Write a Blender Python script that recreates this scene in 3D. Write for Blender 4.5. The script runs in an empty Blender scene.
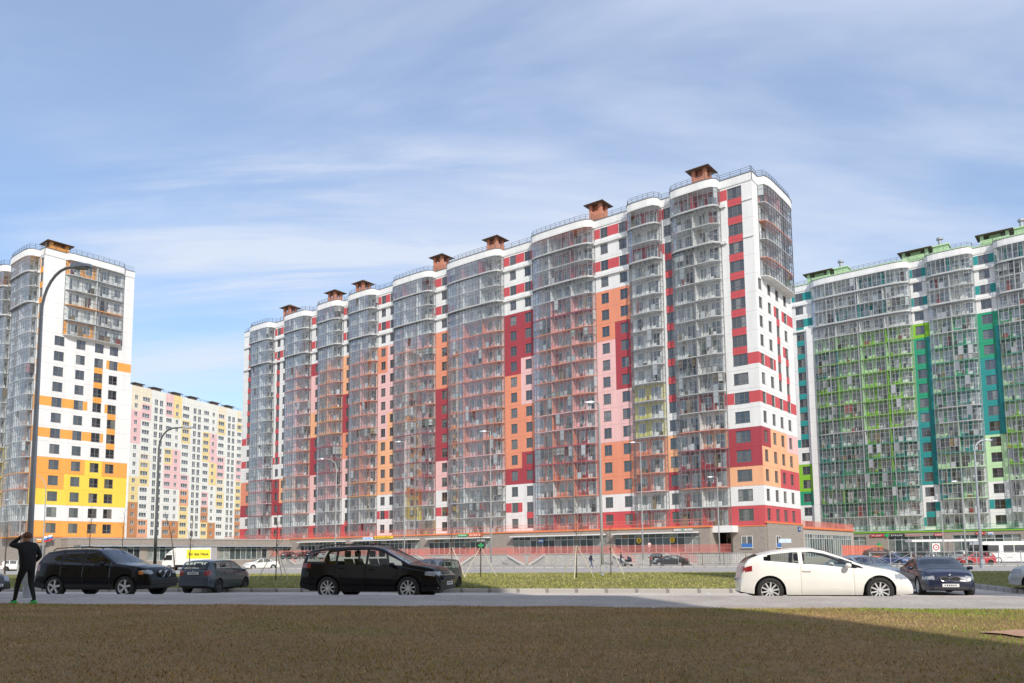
import bpy, math, random
import numpy as np
from mathutils import Vector, Matrix
R = math.radians
rnd = random.Random(7)
scene = bpy.context.scene
col = scene.collection
scene.view_settings.view_transform = 'Standard'
scene.view_settings.look = 'None'
scene.view_settings.exposure = 0
scene.view_settings.gamma = 1

# ------------------------------------------------------------------ camera
cd = bpy.data.cameras.new('camera'); cam = bpy.data.objects.new('camera', cd); col.objects.link(cam)
cd.sensor_width = 36; cd.lens = 778.6 / 1024 * 36; cd.shift_y = (478.1 - 341.5) / 1024
cd.clip_start = 0.1; cd.clip_end = 6000
cam.matrix_world = Matrix.Translation((0, 0, 1.36)) @ Matrix.Rotation(math.pi / 2 + 0.0966, 4, 'X') @ Matrix.Rotation(-0.0088, 4, 'Z')
scene.camera = cam

# ------------------------------------------------------------------ light
SUN_AZ = math.atan2(0.270, -0.963)          # direction towards the sun, measured from +Y towards +X
SUN_EL = R(37)
sv = Vector((math.cos(SUN_EL) * math.sin(SUN_AZ), math.cos(SUN_EL) * math.cos(SUN_AZ), math.sin(SUN_EL)))
sl = bpy.data.lights.new('sun', 'SUN'); sl.energy = 4.0; sl.angle = R(0.53); sl.color = (1, 0.945, 0.86)
so = bpy.data.objects.new('sun', sl); col.objects.link(so)
so.rotation_euler = sv.to_track_quat('Z', 'Y').to_euler(); so.location = (0, 0, 100)

w = bpy.data.worlds.new('World'); scene.world = w; w.use_nodes = True
nt = w.node_tree; nt.nodes.clear(); N = nt.nodes.new; LK = nt.links.new
def math_node(nt, op, a=None, b=None, clamp=False):
    n = nt.nodes.new('ShaderNodeMath'); n.operation = op; n.use_clamp = clamp
    for i, x in enumerate((a, b)):
        if x is None: continue
        if isinstance(x, (int, float)): n.inputs[i].default_value = x
        else: nt.links.new(x, n.inputs[i])
    return n.outputs[0]
out = N('ShaderNodeOutputWorld'); bg = N('ShaderNodeBackground'); bg.inputs['Strength'].default_value = 0.14
sky = N('ShaderNodeTexSky'); sky.sky_type = 'NISHITA'; sky.sun_disc = False
sky.sun_elevation = SUN_EL; sky.sun_rotation = SUN_AZ
sky.air_density = 1.1; sky.dust_density = 1.2; sky.ozone_density = 2.0; sky.altitude = 0
tc = N('ShaderNodeTexCoord'); sep = N('ShaderNodeSeparateXYZ'); LK(tc.outputs['Generated'], sep.inputs[0])
zc = math_node(nt, 'MAXIMUM', sep.outputs[2], 0.0); zc = math_node(nt, 'ADD', zc, 0.16)
cx = math_node(nt, 'DIVIDE', sep.outputs[0], zc); cy = math_node(nt, 'DIVIDE', sep.outputs[1], zc)
cmb = N('ShaderNodeCombineXYZ'); LK(cx, cmb.inputs[0]); LK(cy, cmb.inputs[1])
def cloud(scale, rot, sx, sy, detail, rough, lo, hi, loc=(0, 0, 0)):
    mp = N('ShaderNodeMapping'); mp.inputs['Rotation'].default_value[2] = R(rot); mp.inputs['Scale'].default_value = (sx, sy, 1)
    mp.inputs['Location'].default_value = loc
    LK(cmb.outputs[0], mp.inputs[0])
    n = N('ShaderNodeTexNoise'); n.inputs['Scale'].default_value = scale; n.inputs['Detail'].default_value = detail
    n.inputs['Roughness'].default_value = rough; n.inputs['Distortion'].default_value = 0.6
    LK(mp.outputs[0], n.inputs['Vector'])
    r = N('ShaderNodeMapRange'); r.interpolation_type = 'SMOOTHSTEP'
    r.inputs['From Min'].default_value = lo; r.inputs['From Max'].default_value = hi
    LK(n.outputs['Fac'], r.inputs['Value']); return r.outputs[0]
c1 = cloud(0.62, 20, 0.8, 1.9, 6, 0.55, 0.40, 0.64, (3.1, 0.6, 0))
c2 = cloud(1.5, -14, 0.55, 2.4, 10, 0.62, 0.40, 0.72, (1.7, 4.2, 0))
c3 = cloud(0.42, 60, 1.0, 1.2, 3, 0.5, 0.38, 0.60, (8.0, 2.0, 0))
hz = N('ShaderNodeMapRange'); hz.inputs['From Min'].default_value = 0.02; hz.inputs['From Max'].default_value = 0.75
hz.inputs['To Min'].default_value = 0.0; hz.inputs['To Max'].default_value = 1.0; LK(sep.outputs[2], hz.inputs['Value'])
cov = math_node(nt, 'MULTIPLY', c1, 0.62)
cov = math_node(nt, 'ADD', cov, math_node(nt, 'MULTIPLY', math_node(nt, 'MULTIPLY', c2, c3), 0.80))
cov = math_node(nt, 'ADD', cov, math_node(nt, 'MULTIPLY', hz.outputs[0], 0.36))
cov = math_node(nt, 'ADD', cov, 0.04, True)
tint = N('ShaderNodeMixRGB'); tint.blend_type = 'MIX'
tint.inputs['Color1'].default_value = (5.9, 6.5, 7.3, 1); tint.inputs['Color2'].default_value = (4.1, 4.75, 6.3, 1)
LK(hz.outputs[0], tint.inputs['Fac'])
skyg = N('ShaderNodeMixRGB'); skyg.blend_type = 'MULTIPLY'; skyg.inputs['Fac'].default_value = 1
skyg.inputs['Color2'].default_value = (1.15, 1.28, 1.42, 1); LK(sky.outputs[0], skyg.inputs['Color1'])
mix = N('ShaderNodeMixRGB'); LK(cov, mix.inputs['Fac']); LK(skyg.outputs[0], mix.inputs['Color1']); LK(tint.outputs[0], mix.inputs['Color2'])
LK(mix.outputs[0], bg.inputs['Color']); LK(bg.outputs[0], out.inputs['Surface'])

# ------------------------------------------------------------------ materials
MATS = {}
def newmat(name):
    m = bpy.data.materials.new(name); m.use_nodes = True; t = m.node_tree; t.nodes.clear()
    o = t.nodes.new('ShaderNodeOutputMaterial'); return m, t, o
def pm(name, c, rough=0.6, var=0.08, scale=3.0, metal=0.0, spec=0.5, bump=0.0, coat=0.0, stretch=(1, 1, 1), fine=0.0, coord='Object'):
    if name in MATS: return MATS[name]
    m, t, o = newmat(name)
    b = t.nodes.new('ShaderNodeBsdfPrincipled'); t.links.new(b.outputs[0], o.inputs[0])
    b.inputs['Roughness'].default_value = rough; b.inputs['Metallic'].default_value = metal
    b.inputs['Specular IOR Level'].default_value = spec; b.inputs['Coat Weight'].default_value = coat
    b.inputs['Coat Roughness'].default_value = 0.04
    tcn = t.nodes.new('ShaderNodeTexCoord'); mp = t.nodes.new('ShaderNodeMapping'); mp.inputs['Scale'].default_value = stretch
    t.links.new(tcn.outputs[coord], mp.inputs[0])
    n = t.nodes.new('ShaderNodeTexNoise'); n.inputs['Scale'].default_value = scale; n.inputs['Detail'].default_value = 6
    t.links.new(mp.outputs[0], n.inputs['Vector'])
    r = t.nodes.new('ShaderNodeMapRange'); r.inputs['From Min'].default_value = 0.25; r.inputs['From Max'].default_value = 0.75
    r.inputs['To Min'].default_value = 1 - var; r.inputs['To Max'].default_value = 1 + var
    t.links.new(n.outputs['Fac'], r.inputs['Value'])
    vm = t.nodes.new('ShaderNodeMixRGB'); vm.blend_type = 'MULTIPLY'; vm.inputs['Fac'].default_value = 1
    vm.inputs['Color1'].default_value = (*c, 1); t.links.new(r.outputs[0], vm.inputs['Color2'])
    t.links.new(vm.outputs[0], b.inputs['Base Color'])
    if bump:
        bn = t.nodes.new('ShaderNodeBump'); bn.inputs['Strength'].default_value = bump; bn.inputs['Distance'].default_value = 0.05
        n2 = t.nodes.new('ShaderNodeTexNoise'); n2.inputs['Scale'].default_value = scale * 6; n2.inputs['Detail'].default_value = 4
        t.links.new(mp.outputs[0], n2.inputs['Vector']); t.links.new(n2.outputs['Fac'], bn.inputs['Height'])
        t.links.new(bn.outputs[0], b.inputs['Normal'])
    MATS[name] = m; return m
def wallmat(name, c, joint=True):
    """painted facade panel: faint streaks, thin joints at every storey"""
    if name in MATS: return MATS[name]
    m = pm(name, c, 0.7, 0.085, 0.9, stretch=(1, 1, 0.12)); t = m.node_tree
    if joint:
        b = [n for n in t.nodes if n.type == 'BSDF_PRINCIPLED'][0]
        src = b.inputs['Base Color'].links[0].from_socket
        tcn = [n for n in t.nodes if n.type == 'TEX_COORD'][0]
        sp = t.nodes.new('ShaderNodeSeparateXYZ'); t.links.new(tcn.outputs['Object'], sp.inputs[0])
        fz = math_node(t, 'FRACT', math_node(t, 'DIVIDE', math_node(t, 'SUBTRACT', sp.outputs[2], 5.1 - 0.02), 2.856))
        ln = math_node(t, 'LESS_THAN', fz, 0.022)
        hx = math_node(t, 'FRACT', math_node(t, 'DIVIDE', math_node(t, 'ADD', sp.outputs[0], sp.outputs[1]), 3.3))
        ln2 = math_node(t, 'LESS_THAN', hx, 0.012)
        ln = math_node(t, 'MULTIPLY', math_node(t, 'MAXIMUM', ln, math_node(t, 'MULTIPLY', ln2, 0.6)), 0.42)
        mx = t.nodes.new('ShaderNodeMixRGB'); t.links.new(ln, mx.inputs['Fac']); t.links.new(src, mx.inputs['Color1'])
        mx.inputs['Color2'].default_value = (c[0] * .3, c[1] * .3, c[2] * .3, 1); t.links.new(mx.outputs[0], b.inputs['Base Color'])
    return m
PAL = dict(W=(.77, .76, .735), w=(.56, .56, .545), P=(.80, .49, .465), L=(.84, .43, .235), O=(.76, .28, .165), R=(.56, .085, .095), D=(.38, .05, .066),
           A=(.82, .36, .075), Y=(.84, .60, .075), T=(.02, .27, .26), E=(.02, .31, .165), G=(.235, .50, .03), M=(.50, .72, .40),
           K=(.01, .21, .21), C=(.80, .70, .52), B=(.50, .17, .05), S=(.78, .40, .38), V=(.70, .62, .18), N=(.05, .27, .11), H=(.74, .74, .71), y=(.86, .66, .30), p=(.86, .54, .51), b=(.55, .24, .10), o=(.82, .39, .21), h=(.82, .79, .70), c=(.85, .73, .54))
def WM(k): return wallmat('facade_' + k, PAL[k])
def glassmat(name, tint, opaque=0.0, refl=1.45, blind=(.42, .44, .45), trans=.85, haze=0.0, hazec=(.3, .33, .36)):
    if name in MATS: return MATS[name]
    m, t, o = newmat(name)
    tr = t.nodes.new('ShaderNodeBsdfTransparent'); tr.inputs[0].default_value = (*tint, 1)
    gl = t.nodes.new('ShaderNodeBsdfGlossy'); gl.inputs['Roughness'].default_value = 0.03; gl.inputs[0].default_value = (.95, .97, 1, 1)
    fr = t.nodes.new('ShaderNodeFresnel'); fr.inputs['IOR'].default_value = refl
    mx = t.nodes.new('ShaderNodeMixShader'); t.links.new(math_node(t, 'MINIMUM', fr.outputs[0], .30), mx.inputs[0]); t.links.new(tr.outputs[0], mx.inputs[1]); t.links.new(gl.outputs[0], mx.inputs[2])
    last = mx.outputs[0]
    g = t.nodes.new('ShaderNodeNewGeometry')
    if haze:  # pale diffuse veil painted over the panes as grey sky reflection
        df = t.nodes.new('ShaderNodeBsdfDiffuse'); df.inputs[0].default_value = (*hazec, 1)
        hm = t.nodes.new('ShaderNodeMixShader')
        f = math_node(t, 'MULTIPLY', g.outputs['Random Per Island'], haze * 2)
        t.links.new(f, hm.inputs[0]); t.links.new(last, hm.inputs[1]); t.links.new(df.outputs[0], hm.inputs[2]); last = hm.outputs[0]
    if opaque:
        df = t.nodes.new('ShaderNodeBsdfPrincipled'); df.inputs['Roughness'].default_value = .25
        cr = t.nodes.new('ShaderNodeValToRGB'); e = cr.color_ramp.elements
        e[0].position = 0; e[0].color = (*blind, 1); e[1].position = 1; e[1].color = (blind[0] * .55, blind[1] * .6, blind[2] * .62, 1)
        rr = math_node(t, 'FRACT', math_node(t, 'MULTIPLY', g.outputs['Random Per Island'], 37.7))
        t.links.new(rr, cr.inputs[0]); t.links.new(cr.outputs[0], df.inputs['Base Color'])
        om = t.nodes.new('ShaderNodeMixShader')
        f = math_node(t, 'LESS_THAN', math_node(t, 'FRACT', math_node(t, 'MULTIPLY', g.outputs['Random Per Island'], 7.31)), opaque)
        t.links.new(f, om.inputs[0]); t.links.new(last, om.inputs[1]); t.links.new(df.outputs[0], om.inputs[2]); last = om.outputs[0]
    t.links.new(last, o.inputs[0]); MATS[name] = m; return m
def panemat(name, cols, rough=0.04, ior=2.2, island=False):
    """a window pane: dark room or curtain behind reflecting glass, different for every window"""
    if name in MATS: return MATS[name]
    m, t, o = newmat(name)
    b = t.nodes.new('ShaderNodeBsdfPrincipled'); b.inputs['Roughness'].default_value = rough; b.inputs['IOR'].default_value = ior
    if island: src = t.nodes.new('ShaderNodeNewGeometry').outputs['Random Per Island']
    else: src = math_node(t, 'FRACT', math_node(t, 'ADD', math_node(t, 'MULTIPLY', t.nodes.new('ShaderNodeObjectInfo').outputs['Random'], 7.13), math_node(t, 'MULTIPLY', t.nodes.new('ShaderNodeNewGeometry').outputs['Random Per Island'], .37)))
    cr = t.nodes.new('ShaderNodeValToRGB'); cr.color_ramp.interpolation = 'CONSTANT'; e = cr.color_ramp.elements
    for i, c in enumerate(cols):
        x = e[i] if i < 2 else e.new(i / len(cols))
        x.position = i / len(cols); x.color = (*c, 1)
    t.links.new(src, cr.inputs[0])
    tcn = t.nodes.new('ShaderNodeTexCoord'); n = t.nodes.new('ShaderNodeTexNoise'); n.inputs['Scale'].default_value = 1.3; n.inputs['Detail'].default_value = 3
    t.links.new(tcn.outputs['Object'], n.inputs['Vector'])
    vm = t.nodes.new('ShaderNodeMixRGB'); vm.blend_type = 'MULTIPLY'; vm.inputs['Fac'].default_value = .8
    t.links.new(cr.outputs[0], vm.inputs['Color1']); t.links.new(n.outputs['Fac'], vm.inputs['Color2'])
    t.links.new(vm.outputs[0], b.inputs['Base Color']); t.links.new(b.outputs[0], o.inputs[0]); MATS[name] = m; return m
ROOMS = [(.02, .024, .03), (.045, .05, .06), (.012, .015, .02), (.12, .125, .13), (.03, .035, .042), (.30, .29, .26), (.02, .025, .032), (.07, .075, .08), (.03, .034, .04), (.17, .165, .155), (.015, .02, .026), (.05, .055, .06)]
M_pane = panemat('window_pane', ROOMS)
M_paneI = panemat('window_pane_each', ROOMS, island=True)
M_paneB = panemat('balcony_door_pane', [(.14, .15, .16), (.38, .39, .39), (.08, .09, .10), (.26, .28, .29), (.50, .50, .48), (.16, .17, .18), (.34, .35, .35), (.10, .11, .11)], island=True)
M_paneG = panemat('balcony_door_pane_light', [(.34, .36, .37), (.55, .56, .55), (.16, .18, .19), (.45, .47, .47), (.62, .62, .58), (.26, .28, .29), (.40, .36, .28), (.12, .13, .14)], island=True)
M_frame = pm('window_frame_dark', (.17, .165, .165), .5, .1)
M_framew = pm('window_frame_white', (.72, .72, .70), .5, .05)
M_mull = pm('balcony_mullion', (.22, .215, .215), .45, .12, 1.0, metal=.3)
M_mulll = pm('balcony_mullion_light', (.40, .41, .41), .45, .12, 1.0, metal=.3)
M_mulld = pm('balcony_mullion_dark', (.10, .105, .11), .45, .12, 1.0, metal=.3)
M_bglass = glassmat('balcony_glass', (.95, .97, .97), opaque=.02, refl=1.38, haze=.05, hazec=(.45, .48, .50))
M_bglassg = glassmat('balcony_glass_grey', (.93, .95, .96), opaque=.02, refl=1.38, haze=.08, hazec=(.45, .48, .50))
M_brick = None
def brickmat(name, c1, c2, mortar, sx=2.2, var=.1):
    if name in MATS: return MATS[name]
    m, t, o = newmat(name)
    b = t.nodes.new('ShaderNodeBsdfPrincipled'); b.inputs['Roughness'].default_value = .85; t.links.new(b.outputs[0], o.inputs[0])
    tcn = t.nodes.new('ShaderNodeTexCoord'); sp = t.nodes.new('ShaderNodeSeparateXYZ'); t.links.new(tcn.outputs['Object'], sp.inputs[0])
    cb = t.nodes.new('ShaderNodeCombineXYZ'); t.links.new(math_node(t, 'ADD', sp.outputs[0], sp.outputs[1]), cb.inputs[0]); t.links.new(sp.outputs[2], cb.inputs[1])
    br = t.nodes.new('ShaderNodeTexBrick'); br.inputs['Scale'].default_value = sx
    br.inputs['Color1'].default_value = (*c1, 1); br.inputs['Color2'].default_value = (*c2, 1); br.inputs['Mortar'].default_value = (*mortar, 1)
    br.inputs['Mortar Size'].default_value = .03; t.links.new(cb.outputs[0], br.inputs['Vector']); t.links.new(br.outputs[0], b.inputs['Base Color'])
    MATS[name] = m; return m
M_brick = brickmat('podium_brick', (.40, .345, .295), (.32, .275, .235), (.22, .195, .17), 1.5)
M_stone = brickmat('terrace_stone', (.58, .555, .51), (.46, .44, .41), (.34, .325, .30), 1.0)
M_conc = pm('concrete', (.40, .385, .36), .85, .12, 2.0)
M_orange = pm('orange_fascia', (.80, .22, .07), .6, .08)
M_redrail = pm('red_railing', (.70, .22, .18), .5, .08)
M_pinkmesh = None
M_white = pm('white_paint', (.80, .79, .76), .55, .05)
M_metal = pm('galvanised_steel', (.42, .43, .44), .4, .1, metal=.7)
M_pole = pm('lamp_post_grey', (.40, .42, .45), .45, .1, metal=.4)
M_poled = pm('lamp_post_dark', (.13, .135, .14), .5, .1, metal=.4)
M_polew = pm('lamp_post_light', (.36, .36, .355), .5, .08)
M_roofm = pm('roof_felt', (.12, .12, .125), .9, .15)
M_canopy = pm('roof_vent_canopy', (.17, .125, .09), .7, .2)
M_coral = brickmat('roof_vent_brick', (.62, .22, .12), (.55, .19, .10), (.45, .25, .18), 2.0)
M_black = pm('black_plastic', (.015, .015, .016), .55, .1)
M_rubber = pm('tyre_rubber', (.022, .021, .020), .8, .2, 8)
M_rim = pm('alloy_rim', (.70, .70, .70), .38, .05, metal=.5)
M_rimd = pm('dark_rim', (.10, .10, .105), .4, .05, metal=.6)
M_plate = pm('number_plate', (.72, .72, .70), .5, .03)
M_chrome = pm('chrome', (.50, .50, .51), .2, .03, metal=1.0)
M_lens = pm('headlight_lens', (.30, .32, .35), .06, .2, 12, spec=.9, coat=1)
M_tail = pm('tail_light_lens', (.26, .008, .012), .12, .15, 10, coat=1)
M_amber = pm('indicator_lens', (.75, .22, .02), .12, .1, coat=1)
M_seat = pm('car_seat', (.03, .03, .032), .8, .1)

# ------------------------------------------------------------------ mesh helpers
class MB:
    def __init__(s): s.v = []; s.f = []; s.m = []
    def poly(s, pts, mi=0):
        n = len(s.v); s.v.extend([tuple(p) for p in pts]); s.f.append(tuple(range(n, n + len(pts)))); s.m.append(mi)
    def box(s, x0, x1, y0, y1, z0, z1, mi=0):
        n = len(s.v)
        s.v += [(x0, y0, z0), (x1, y0, z0), (x1, y1, z0), (x0, y1, z0), (x0, y0, z1), (x1, y0, z1), (x1, y1, z1), (x0, y1, z1)]
        s.f += [(n, n + 3, n + 2, n + 1), (n + 4, n + 5, n + 6, n + 7), (n, n + 1, n + 5, n + 4), (n + 1, n + 2, n + 6, n + 5), (n + 2, n + 3, n + 7, n + 6), (n + 3, n, n + 4, n + 7)]
        s.m += [mi] * 6
    def bevbox(s, x0, x1, y0, y1, z0, z1, b, mi=0):
        """box with chamfered vertical and top edges"""
        def ring(i, z): return [(x0 + i, y0 + b, z), (x0 + b, y0 + i, z), (x1 - b, y0 + i, z), (x1 - i, y0 + b, z), (x1 - i, y1 - b, z), (x1 - b, y1 - i, z), (x0 + b, y1 - i, z), (x0 + i, y1 - b, z)]
        rs = [ring(b * .6, z0), ring(0, z0 + b), ring(0, z1 - b), ring(b * .6, z1)]
        s.loft(rs, mi, True, True)
    def loft(s, rings, mi=0, cap0=False, cap1=False, closed=True):
        n0 = len(s.v); k = len(rings[0])
        for r in rings: s.v.extend([tuple(p) for p in r])
        for i in range(len(rings) - 1):
            for j in range(k if closed else k - 1):
                a = n0 + i * k + j; b = n0 + i * k + (j + 1) % k
                s.f.append((a, b, b + k, a + k)); s.m.append(mi)
        if cap0: s.f.append(tuple(n0 + j for j in reversed(range(k)))); s.m.append(mi)
        if cap1: s.f.append(tuple(n0 + (len(rings) - 1) * k + j for j in range(k))); s.m.append(mi)
    def tube(s, pts, r, n=8, mi=0, caps=True):
        pts = [Vector(p) for p in pts]; rs = r if isinstance(r, (list, tuple)) else [r] * len(pts); rings = []
        prev = None
        for i, p in enumerate(pts):
            d = (pts[min(i + 1, len(pts) - 1)] - pts[max(i - 1, 0)]).normalized()
            ref = prev if prev is not None else (Vector((1, 0, 0)) if abs(d.x) < .8 else Vector((0, 1, 0)))
            a = (ref - d * ref.dot(d)).normalized(); b = d.cross(a); prev = a
            rings.append([p + a * (rs[i] * math.cos(2 * math.pi * j / n)) + b * (rs[i] * math.sin(2 * math.pi * j / n)) for j in range(n)])
        s.loft(rings, mi, caps, caps)
    def beam(s, p, q, wx, wy=None, mi=0):
        """square bar between two points"""
        wy = wy or wx; p = Vector(p); q = Vector(q); d = (q - p).normalized()
        ref = Vector((0, 0, 1)) if abs(d.z) < .9 else Vector((1, 0, 0))
        a = d.cross(ref).normalized() * wx / 2; b = a.normalized().cross(d) * wy / 2
        s.loft([[p + a + b, p - a + b, p - a - b, p + a - b], [q + a + b, q - a + b, q - a - b, q + a - b]], mi, True, True)
    def lathe(s, prof, n=24, axis='y', c=(0, 0, 0), mi=0):
        rings = []
        for r, h in prof:
            ring = []
            for j in range(n):
                a = 2 * math.pi * j / n; u, v = r * math.cos(a), r * math.sin(a)
                ring.append((c[0] + u, c[1] + h, c[2] + v) if axis == 'y' else (c[0] + u, c[1] + v, c[2] + h))
            rings.append(ring)
        s.loft(rings, mi)
    def build(s, name, mats, parent=None, smooth=False):
        me = bpy.data.meshes.new(name); me.from_pydata(s.v, [], s.f)
        mats = mats if isinstance(mats, (list, tuple)) else [mats]
        for m in mats: me.materials.append(m)
        if len(mats) > 1: me.polygons.foreach_set('material_index', s.m)
        if smooth: me.polygons.foreach_set('use_smooth', [True] * len(s.f))
        me.update()
        return link(name, me, parent)
def link(name, me, parent=None):
    o = bpy.data.objects.new(name, me); col.objects.link(o)
    if parent is not None: o.parent = parent
    return o
def empty(name, loc=(0, 0, 0), rz=0, parent=None):
    o = bpy.data.objects.new(name, None); o.empty_display_size = .3; col.objects.link(o); o.location = loc; o.rotation_euler = (0, 0, rz)
    if parent is not None: o.parent = parent
    return o
def tag(o, label, cat, group=None):
    o['label'] = label; o['category'] = cat
    if group: o['group'] = group
    return o
def structure(o): o['kind'] = 'structure'; return o
def copy_tree(o, parent=None):
    c = o.copy(); col.objects.link(c); c.parent = parent
    for ch in o.children: copy_tree(ch, c)
    return c

# ------------------------------------------------------------------ ground frame: u along the near road, v away from it
RA = R(12); U = Vector((math.cos(RA), -math.sin(RA))); V = Vector((math.sin(RA), math.cos(RA)))
def uv(u, v, z=0): return (U.x * u + V.x * v, U.y * u + V.y * v, z)
def to_uv(x, y): return (U.x * x + U.y * y, V.x * x + V.y * y)
def lerp(x, xs, ys): return float(np.interp(x, xs, ys))
GV = [-500, 21.5, 32.8, 66, 67, 95, 4000]; GZ = [0, 0, -.3, -.36, -.42, -.45, -.45]
def gz(v): return lerp(v, GV, GZ)
def gxy(x, y): return gz(to_uv(x, y)[1])
def strip(name, u0, u1, vs, mat, zoff=0, zs=None, nu=1, ends=None):
    b = MB(); us = [u0 + (u1 - u0) * i / nu for i in range(nu + 1)]
    for i in range(nu):
        for j in range(len(vs) - 1):
            za = (zs[j] if zs else gz(vs[j])) + zoff; zb = (zs[j + 1] if zs else gz(vs[j + 1])) + zoff
            b.poly([uv(us[i], vs[j], za), uv(us[i + 1], vs[j], za), uv(us[i + 1], vs[j + 1], zb), uv(us[i], vs[j + 1], zb)])
    return structure(b.build(name, mat))
def groundmat(name, c1, c2, c3, s1, s2, bump=.3, rough=.95):
    m, t, o = newmat(name)
    b = t.nodes.new('ShaderNodeBsdfPrincipled'); b.inputs['Roughness'].default_value = rough; b.inputs['Specular IOR Level'].default_value = .2
    t.links.new(b.outputs[0], o.inputs[0]); tcn = t.nodes.new('ShaderNodeTexCoord')
    def noise(s, d=6):
        n = t.nodes.new('ShaderNodeTexNoise'); n.inputs['Scale'].default_value = s; n.inputs['Detail'].default_value = d; n.inputs['Roughness'].default_value = .6
        t.links.new(tcn.outputs['Object'], n.inputs['Vector']); return n.outputs['Fac']
    cr = t.nodes.new('ShaderNodeValToRGB'); e = cr.color_ramp.elements; e[0].position = .35; e[0].color = (*c1, 1); e[1].position = .65; e[1].color = (*c2, 1)
    t.links.new(noise(s1), cr.inputs[0])
    r2 = t.nodes.new('ShaderNodeMapRange'); r2.inputs['From Min'].default_value = .4; r2.inputs['From Max'].default_value = .7; t.links.new(noise(s2, 8), r2.inputs['Value'])
    mx = t.nodes.new('ShaderNodeMixRGB'); t.links.new(r2.outputs[0], mx.inputs['Fac']); t.links.new(cr.outputs[0], mx.inputs['Color1']); mx.inputs['Color2'].default_value = (*c3, 1)
    t.links.new(mx.outputs[0], b.inputs['Base Color'])
    bn = t.nodes.new('ShaderNodeBump'); bn.inputs['Strength'].default_value = bump; bn.inputs['Distance'].default_value = .03
    t.links.new(noise(s2 * 3), bn.inputs['Height']); t.links.new(bn.outputs[0], b.inputs['Normal'])
    MATS[name] = m; return m
M_ground = groundmat('dusty_paving', (.36, .335, .30), (.43, .405, .37), (.30, .28, .255), .15, 2.5)
M_asph = groundmat('dusty_asphalt', (.54, .47, .40), (.68, .60, .515), (.44, .385, .335), .5, 10, .25)
M_asphfar = groundmat('far_asphalt', (.36, .34, .325), (.42, .395, .37), (.32, .30, .29), .2, 8, .15)
M_pave = groundmat('pavement_asphalt', (.39, .345, .305), (.53, .47, .415), (.32, .285, .255), .7, 14, .3)
M_soil = groundmat('lawn_soil', (.25, .155, .075), (.34, .21, .105), (.19, .145, .055), .5, 6, .8)
M_soilf = groundmat('far_lawn_soil', (.15, .15, .045), (.24, .20, .085), (.12, .14, .03), .25, 4, .6)
M_patch = groundmat('bare_red_soil', (.46, .27, .18), (.54, .33, .23), (.40, .23, .15), 1.5, 9, .1)
M_kerb = brickmat('kerb_stone', (.46, .435, .40), (.36, .34, .315), (.22, .205, .19), .52)

strip('ground', -1800, 1800, [-600, 21.5, 32.8, 66, 67, 95, 3500], M_ground, -.03)
strip('road', -400, 400, [21.5, 24, 28, 32.75], M_asph, 0.0, nu=4)
LV0 = 32.95
def kerbstrip(name, u0, u1, v0, v1, z0, z1):
    b = MB(); r = .03
    prof = [(v0, z0), (v0, z1 - r), (v0 + r, z1), (v1, z1)]
    b.loft([[uv(u0, v, z) for v, z in prof], [uv(u1, v, z) for v, z in prof]], closed=False)
    b.poly([uv(u0, v0, z0), uv(u0, v1, z0), uv(u0, v1, z1), uv(u0, v0, z1)]); b.poly([uv(u1, v0, z0), uv(u1, v1, z0), uv(u1, v1, z1), uv(u1, v0, z1)])
    return structure(b.build(name, M_kerb))
# near pavement, its kerb and the lawn the camera stands on
PZ = .2
b = MB()
b.loft([[uv(-400, v, z) for v, z in [(16.95, PZ - .04), (21.32, PZ + .002)]], [uv(400, v, z) for v, z in [(16.95, PZ - .04), (21.32, PZ + .002)]]], closed=False)
structure(b.build('pavement', M_pave))
b = MB()
prof = [(21.32, PZ), (21.45, PZ + .004), (21.47, PZ - .02), (21.475, 0)]
b.loft([[uv(-400, v, z) for v, z in prof], [uv(400, v, z) for v, z in prof]], closed=False)
structure(b.build('kerb', M_kerb))
b = MB()
nu_, nv_ = 90, 60
def lawn_z(u, v): return PZ - .015 + .035 * math.sin(u * .9 + 1.3) * math.sin(v * .7) * .5 + .012 * math.sin(u * 2.3 + v * 1.9) + .02 * min(1, max(0, (16.95 - v) / 1.0))
g = [[uv(-30 + 60 * i / nu_, 17.0 - 45 * (j / nv_) ** 1.5, lawn_z(-30 + 60 * i / nu_, 17.0 - 45 * (j / nv_) ** 1.5)) for j in range(nv_ + 1)] for i in range(nu_ + 1)]
b.loft(g, closed=False); structure(b.build('lawn', M_soil, smooth=True))
b = MB()
for u0, u1 in ((-400, -30), (30, 400)): b.poly([uv(u0, -30, .17), uv(u1, -30, .17), uv(u1, 17, .17), uv(u0, 17, .17)])
structure(b.build('lawn', M_soil))
# far side: kerb, lawn, far road
SU0, SU1 = 6.0, 12.4            # the side road that splits the far lawn
for (a, c) in ((-300, SU0), (SU1, 300)):
    kerbstrip('kerb', a, c, 32.75, 32.95, -.31, -.13)
    strip('lawn', a, c, [32.95, 40, 50, 65.4], M_soilf, 0, zs=[-.14, -.10, -.13, -.27], nu=10)
for u_, sg in ((SU0, -1), (SU1, 1)):
    b = MB(); vs = [32.75, 40, 50, 65.4]; zs = [-.13, -.095, -.125, -.265]
    for w0, w1 in ((0.0, 0.0), (0.0, sg * .18)):
        for j in range(3):
            lo = (lambda q: gz(vs[q]) - .02) if w1 == 0 else (lambda q: zs[q])
            b.poly([uv(u_ + w0, vs[j], lo(j)), uv(u_ + w0, vs[j + 1], lo(j + 1)), uv(u_ + w1, vs[j + 1], zs[j + 1]), uv(u_ + w1, vs[j], zs[j])])
    structure(b.build('kerb', M_kerb))
strip('side_road', SU0, SU1, [32.75, 48, 67], M_asph, .004)
strip('far_road', -300, 300, [66.5, 67.5, 80, 93], M_asphfar, .006)
kerbstrip('kerb', -300, 300, 93, 93.3, -.46, -.30)
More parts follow.
